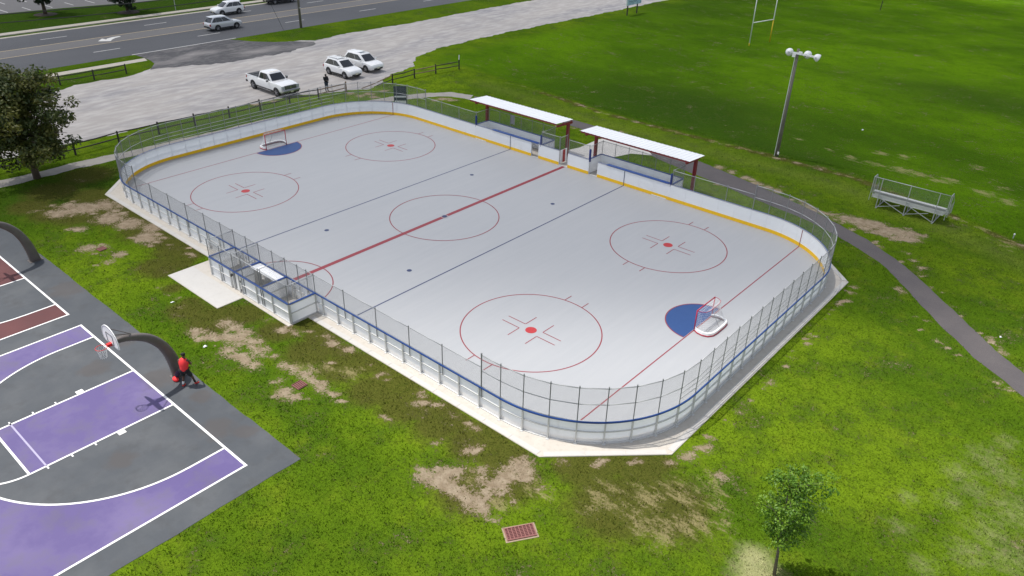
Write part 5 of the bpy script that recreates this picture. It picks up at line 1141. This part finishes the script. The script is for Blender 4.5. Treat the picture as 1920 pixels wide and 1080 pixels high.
# ------------------------------------------------------------------ people
def skin_mesh(name, V_, E_, Rd, m, parent, sub=2, root=0):
    me_ = bpy.data.meshes.new(name); o_ = OFF[parent.name]
    me_.from_pydata([tuple(Vector(v)-o_) for v in V_], E_, []); me_.materials.append(m); o = bpy.data.objects.new(name, me_); COL.objects.link(o); o.parent = parent
    sk = o.modifiers.new('skin', 'SKIN'); sk.use_smooth_shade = True
    for i, d in enumerate(me_.skin_vertices[0].data): d.radius = Rd[i] if isinstance(Rd[i], tuple) else (Rd[i], Rd[i]); d.use_root = i == root
    s_ = o.modifiers.new('sub', 'SUBSURF'); s_.levels = sub; s_.render_levels = sub
    OFF[o.name] = o_.copy(); return o
def chain_limb(name, pts, rad, m, parent, sub=1):
    return skin_mesh(name, pts, [(i, i+1) for i in range(len(pts)-1)], rad, m, parent, sub)
def person(loc, label, J, colors, facing, group=None):
    """J: joint positions in world space. facing: unit vector of the face"""
    e = empty('person', loc, label, 'person', group)
    V_ = []; E_ = []; Rd = []
    def add(p, r, par=None):
        V_.append(Vector(p)); Rd.append(r); 
        if par is not None: E_.append((par, len(V_)-1))
        return len(V_)-1
    pel = add(J['pelvis'], .125); sp = add(J['waist'], (.12, .105), pel); ch = add(J['chest'], (.15, .12), sp); nk = add(J['neck'], .055, ch); hd0 = add(Vector(J['head'])-Vector((0, 0, .05)), .062, nk)
    hd = add(J['head'], .088, hd0); ht_ = add(Vector(J['head'])+Vector((0, 0, .09)), .07, hd)
    f = Vector(facing)
    for s in ('l', 'r'):
        hip = add(J['hip_'+s], .085, pel); kn = add(J['knee_'+s], .058, hip); an = add(J['ankle_'+s], .040, kn); add(Vector(J['ankle_'+s])+Vector(J['toe_'+s])*.14-Vector((0, 0, .05)), .038, an)
        sh = add(J['shoulder_'+s], .062, ch); el = add(J['elbow_'+s], .042, sh); wr_ = add(J['wrist_'+s], .028, el)
        hv = (Vector(J['hand_'+s])-Vector(J['wrist_'+s])); hv.normalize(); side_ = hv.cross(Vector((0, 0, 1))); side_ = side_.normalized() if side_.length > .1 else Vector((1, 0, 0))
        pm_ = add(Vector(J['wrist_'+s])+hv*.07, (.036, .02), wr_)
        for q, ln in ((-.028, .065), (-.01, .08), (.01, .085), (.028, .07)):
            a = add(Vector(J['wrist_'+s])+hv*.11+side_*q, .010, pm_); add(Vector(J['wrist_'+s])+hv*(.11+ln)+side_*q*1.2-Vector((0, 0, .02)), .008, a)
        a = add(Vector(J['wrist_'+s])+hv*.06+side_*.045, .011, pm_); add(Vector(J['wrist_'+s])+hv*.10+side_*.065, .009, a)
    skin_mesh('body', V_, E_, Rd, M[colors['skin']], e, 2)
    # clothes
    C1 = [J['chest_top'], J['chest'], J['waist'], J['hem']]
    tv = [Vector(J['neck'])-Vector((0, 0, .05)), Vector(J['chest']), Vector(J['waist']), Vector(J['hem'])]
    te = [(0, 1), (1, 2), (2, 3)]; tr = [.085, (.225, .17), (.205, .165), (.22, .185)]
    for s in ('l', 'r'):
        k = len(tv); tv.append(Vector(J['shoulder_'+s])); tr.append(.098); te.append((1, k))
        if colors.get('sleeve', 0) > 0:
            tv.append(Vector(J['shoulder_'+s]).lerp(Vector(J['elbow_'+s]), min(1, colors['sleeve']))); tr.append(.066); te.append((k, k+1))
            if colors['sleeve'] > 1: tv.append(Vector(J['wrist_'+s])); tr.append(.045); te.append((k+1, k+2))
    skin_mesh('shirt', tv, te, tr, M[colors['shirt']], e, 2, root=1)
    lv = [Vector(J['pelvis'])+Vector((0, 0, .03))]; le = []; lr = [.155]
    for s in ('l', 'r'):
        k = len(lv); q = colors.get('short', 1.)
        lv += [Vector(J['hip_'+s]), Vector(J['hip_'+s]).lerp(Vector(J['knee_'+s]), min(1, q))]; lr += [.118, .10 if q < 1.01 else .082]; le += [(0, k), (k, k+1)]
        if q > 1: lv.append(Vector(J['ankle_'+s])+Vector((0, 0, .02))); lr.append(.062); le.append((k+1, k+2))
    skin_mesh('shorts' if colors.get('short', 1) <= 1 else 'trousers', lv, le, lr, M[colors['pants']], e, 2)
    for s in ('l', 'r'):
        an = Vector(J['ankle_'+s]); t = Vector(J['toe_'+s])
        chain_limb('shoe', [an+Vector((0, 0, -.02))-t*.04, an+t*.06-Vector((0, 0, .045)), an+t*.17-Vector((0, 0, .055))], [(.052, .05), (.05, .04), (.042, .03)], M[colors['shoe']], e, 2)
        if 'sock' in colors: chain_limb('sock', [an+Vector((0, 0, .01)), an.lerp(Vector(J['knee_'+s]), .55)], [.050, .060], M[colors['sock'] if s == 'l' else colors.get('sock_r', colors['sock'])], e, 1)
    H_ = Vector(J['head'])
    chain_limb('hair' if colors.get('hood') is None else 'hood', [H_-f*.03-Vector((0, 0, .02 if colors.get('hood') is None else .10)), H_-f*.025+Vector((0, 0, .065)), H_-f*.01+Vector((0, 0, .12))], [.098 if colors.get('hood') is None else .11, .106, .085], M[colors['hair']], e, 2)
    sd = Vector((0, 0, 1)).cross(f)
    for q in (-.035, .035): MB().lathe([(.012, -.006), (.014, 0), (.004, .008)], tuple(H_+f*.094+sd*q+Vector((0, 0, .01))), 8, 'y').build('eye', M['dark'], e)
    chain_limb('nose', [H_+f*.085-Vector((0, 0, .0)), H_+f*.108-Vector((0, 0, .03))], [.012, .016], M[colors['skin']], e, 1)
    MB().box(tuple(H_+f*.088-Vector((0, 0, .06))), (.045, .02, .012), math.atan2(sd.y, sd.x)).build('mouth', M['maroon'], e)
    return e
V = Vector
# player bending slightly beside the arch, seen from behind
fv_, rv_, P0 = V((-.65, .76, 0)), V((.76, .65, 0)), V((4.70, -20.90, 0))
def pp(a, c, z): q = P0+rv_*a+fv_*c; return V((q.x, q.y, z))
J = dict(pelvis=pp(0, 0, .92), waist=pp(.01, .02, 1.06), chest=pp(.03, .05, 1.28), neck=pp(.05, .09, 1.48), head=pp(.06, .12, 1.61), chest_top=pp(.03, .05, 1.4), hem=pp(-.01, -.01, .76),
         hip_l=pp(-.10, 0, .86), knee_l=V((4.62, -20.96, .50)), ankle_l=V((4.64, -21.07, .10)), toe_l=V((-.5, .86, 0)),
         hip_r=pp(.10, .0, .86), knee_r=V((4.91, -20.70, .50)), ankle_r=V((4.86, -20.60, .10)), toe_r=V((.1, .99, 0)),
         shoulder_l=pp(-.175, .05, 1.39), elbow_l=pp(-.25, .12, 1.12), wrist_l=pp(-.14, .33, 1.04), hand_l=pp(-.08, .40, 1.02),
         shoulder_r=pp(.235, .05, 1.39), elbow_r=pp(.31, .10, 1.12), wrist_r=pp(.22, .32, 1.03), hand_r=pp(.16, .40, 1.01))
person((4.75, -20.95, CZ), 'basketball player in a red sleeveless jersey and black shorts standing by the curved post', J,
       dict(skin='skin', shirt='jersey', pants='black_cloth', shoe='redcloth', hair='hair', sock='whitecloth', sock_r='black_cloth', short=.95, sleeve=0), (-.65, .76, 0))
x, y = -29.9, 12.95
def jj(dx, dy, z): return V((x+dx, y+dy, z))
J = dict(pelvis=jj(0, 0, .90), waist=jj(0, 0, 1.05), chest=jj(0, 0, 1.28), neck=jj(.02, 0, 1.48), head=jj(.05, -.01, 1.60), chest_top=jj(0, 0, 1.4), hem=jj(0, 0, .84),
         hip_l=jj(0, .09, .85), knee_l=jj(.01, .11, .48), ankle_l=jj(0, .12, .09), toe_l=V((1, .1, 0)), hip_r=jj(0, -.09, .85), knee_r=jj(.01, -.11, .48), ankle_r=jj(0, -.12, .09), toe_r=V((1, -.1, 0)),
         shoulder_l=jj(0, .19, 1.40), elbow_l=jj(.05, .25, 1.13), wrist_l=jj(.24, .10, 1.12), hand_l=jj(.3, .05, 1.13), shoulder_r=jj(0, -.19, 1.40), elbow_r=jj(.05, -.25, 1.13), wrist_r=jj(.24, -.10, 1.12), hand_r=jj(.3, -.05, 1.13))
person((x, y, 0), 'person in black hooded top and dark trousers standing on the gravel by the wooden fence', J,
       dict(skin='skin', shirt='black_cloth', pants='denim', shoe='black_cloth', hair='black_cloth', hood=1, short=1.2, sleeve=1.2), (1, 0, 0))
tag(MB().box((x+.34, y, 1.13), (.10, .17, .03)).build('remote_controller', M['blackpl'], None, bevel=.006), 'small dark controller held in both hands by the hooded person', 'controller')
bg_ = empty('gym_bag', (3.98, -21.0, CZ), 'red bag with dark purple top dropped against the foot of the arch', 'bag')
MB().ring_loft([[(3.98+rx*math.cos(a)*1.25, -21.08+rx*math.sin(a)*.8, z) for a in [2*math.pi*k/12 for k in range(12)]] for rx, z in ((.09, CZ+.005), (.15, CZ+.04), (.15, CZ+.11), (.10, CZ+.17), (.03, CZ+.19))]).build('bag_body', M['jersey'], bg_, smooth=True)
chain_limb('bag_top', [V((4.00, -21.04, CZ+.20)), V((4.10, -20.98, CZ+.38)), V((4.14, -20.95, CZ+.55))], [.10, .13, .10], M['purplebag'], bg_, 2)

# ------------------------------------------------------------------ standing grass blades on the near lawn
def vnoise(x, y, s, seed):
    g = np.random.default_rng(seed).random((64, 64)); x = x*s; y = y*s; xi = np.floor(x).astype(int); yi = np.floor(y).astype(int); fx = x-xi; fy = y-yi
    fx = fx*fx*(3-2*fx); fy = fy*fy*(3-2*fy); q = lambda a, c: g[a % 64, c % 64]
    return (q(xi, yi)*(1-fx)+q(xi+1, yi)*fx)*(1-fy)+(q(xi, yi+1)*(1-fx)+q(xi+1, yi+1)*fx)*fy
g = np.random.default_rng(3); n0 = 900000
# more blades close to the camera
px = g.uniform(-28, 42, n0); py = g.uniform(-33, 30, n0)
dc = np.sqrt((px-CAM.x)**2+(py-CAM.y)**2+CAM.z**2); keep = g.random(n0) < np.clip((34/dc)**1.6, .12, 1)
# only what the camera (or one a few steps aside) could see
vx = px-CAM.x; vy = py-CAM.y; vz = -CAM.z; dz_ = vx*fw.x+vy*fw.y+vz*fw.z; sx_ = (vx*r2.x+vy*r2.y+vz*r2.z)/dz_; sy_ = (vx*u2.x+vy*u2.y+vz*u2.z)/dz_
keep &= (np.abs(sx_) < .80) & (sy_ > -.50)
inr = (np.abs(px) < 23.45) & (np.abs(py) < 13.8) & (np.abs(px)+np.abs(py) < 33.35)
inr |= (px > -5.6) & (px < -.25) & (py > -16.55) & (py < -13); inr |= (px > -1) & (px < 3.92) & (py > -15.02) & (py < -13)
inr |= (px > -10.9) & (px < 12.1) & (py > 13) & (py < 15.75)
inr |= (px < 12.5) & (py < -20.28)
def inpoly(P):
    c = np.zeros(px.shape, bool); j = len(P)-1
    for i in range(len(P)):
        xi, yi = P[i]; xj, yj = P[j]
        c ^= ((yi > py) != (yj > py)) & (px < (xj-xi)*(py-yi)/(yj-yi+1e-12)+xi); j = i
    return c
inr |= inpoly(PA+PB[::-1]) | inpoly(GC) | inpoly(PC+PD)
for cx_, cy_, r_ in ((21.45, -17.27, .62), (8.38, -17.48, .42), (-11.45, -17.55, .42)): inr |= np.hypot(px-cx_, py-cy_) < r_
keep &= ~inr; px, py = px[keep], py[keep]
X1, Y1 = px[:, None], py[:, None]
so1 = blobs(X1, Y1, SOIL)[:, 0]+.9*(vnoise(px, py, 2.6, 1)-.5)+.5*(vnoise(px, py, 7, 2)-.5); th1 = blobs(X1, Y1, THIN)[:, 0]; st1 = blobs(X1, Y1, STRAW)[:, 0]
k2 = g.random(len(px)) > np.clip((so1-.16)*2.4, 0, .95); k2 &= g.random(len(px)) > th1*.35
cl = vnoise(px, py, 5, 4)+.6*vnoise(px, py, 13, 5); k2 &= g.random(len(px)) < np.clip(cl*1.5-.45, .05, 1)
px, py, st1, th1, cl = px[k2], py[k2], st1[k2], th1[k2], cl[k2]; n1 = len(px)
rdg = seg_dist(px[:, None], py[:, None], RIDGE)[:, 0]; pz = ground_z(px, py)
lu = np.clip(1-np.abs(py-ridge_y(px)+2.6)/2.2, 0, 1)*np.clip((px+24)/4, 0, 1)
an = g.uniform(0, 2*np.pi, n1); hgt = g.uniform(.03, .085, n1)*(.7+.5*cl); wd_ = g.uniform(.012, .026, n1); ln = g.uniform(.0, .07, n1); la = g.uniform(0, 2*np.pi, n1)
A = np.stack([px-np.cos(an)*wd_, py-np.sin(an)*wd_, pz-.005], 1); B = np.stack([px+np.cos(an)*wd_, py+np.sin(an)*wd_, pz-.005], 1)
T = np.stack([px+np.cos(la)*ln, py+np.sin(la)*ln, pz+hgt], 1)
Vb = np.stack([A, B, T], 1).reshape(-1, 3)
mg = bpy.data.meshes.new('lawn_grass'); mg.vertices.add(3*n1); mg.vertices.foreach_set('co', Vb.ravel().astype(np.float32)); mg.loops.add(3*n1); mg.loops.foreach_set('vertex_index', np.arange(3*n1, dtype=np.int32))
mg.polygons.add(n1); mg.polygons.foreach_set('loop_start', np.arange(0, 3*n1, 3, dtype=np.int32)); mg.polygons.foreach_set('loop_total', np.full(n1, 3, dtype=np.int32)); mg.update(calc_edges=True)
for nm, v_ in (('straw', st1*.8), ('thin', th1), ('lush', lu), ('dense_shade', np.zeros(n1)), ('field', np.clip((py-ridge_y(px)-.3)/1.2, 0, 1)), ('pale', pale_at(px[:, None], py[:, None])[:, 0]), ('tint', g.uniform(.75, 1.45, n1))): attr(mg, nm, np.repeat(v_, 3))
mg.materials.append(grass_material('grass_blades', True)); og = bpy.data.objects.new('lawn_grass', mg); COL.objects.link(og); tag(og, 'short tufted grass blades on the lawn around the rink and court', kind='stuff')
print('blades', n1)

# ------------------------------------------------------------------ unseen vapour volume added above the frame to shade the far side
N = 64; H0 = 260.; ua = Vector((.65, -.76, 0)); ub = Vector((.76, .65, 0)); A_, B_ = 80., 105.
cc = ua*-63+ub*-4+Vector((-.37*H0, -.195*H0, 0))
mbc = MB(); lev = [0, .2, .4, .6, .7, .76, .80, .84, .88, .91, .94, .97, 1.0]
def cpt(rho, a, sgn):
    q = min(1., (1-rho)/.24); th = 44*q*q*(3-2*q)*(1+.08*math.sin(3*a+1)+.06*math.sin(7*a+rho*9)); w_ = 1+.03*math.sin(5*a)+.02*math.sin(9*a+2)
    ca, sa = math.cos(a), math.sin(a); k = (abs(ca)**3+abs(sa)**3)**(-1/3)
    p = cc+ua*(rho*w_*A_*ca*k)+ub*(rho*w_*B_*sa*k); return (p.x, p.y, H0+(th if sgn > 0 else -th*.12))
rings = [[cpt(r_, 2*math.pi*j/N, 1) for j in range(N)] for r_ in lev[1:]]+[[cpt(r_, 2*math.pi*j/N, -1) for j in range(N)] for r_ in lev[1:-1][::-1]]
cl_ = mbc.ring_loft(rings).build('shade_cloud', None, smooth=True); tag(cl_, 'soft white vapour volume added out of view to shade the far side', kind='structure')
mc = bpy.data.materials.new('shade_cloud_vapour'); mc.use_nodes = True; t = mc.node_tree; t.nodes.remove(t.nodes['Principled BSDF']); pv = t.nodes.new('ShaderNodeVolumePrincipled')
pv.inputs['Density'].default_value = .019; pv.inputs['Color'].default_value = (.95, .95, .95, 1); pv.inputs['Anisotropy'].default_value = .5; t.links.new(pv.outputs[0], t.nodes['Material Output'].inputs['Volume'])
cl_.data.materials.clear(); cl_.data.materials.append(mc)
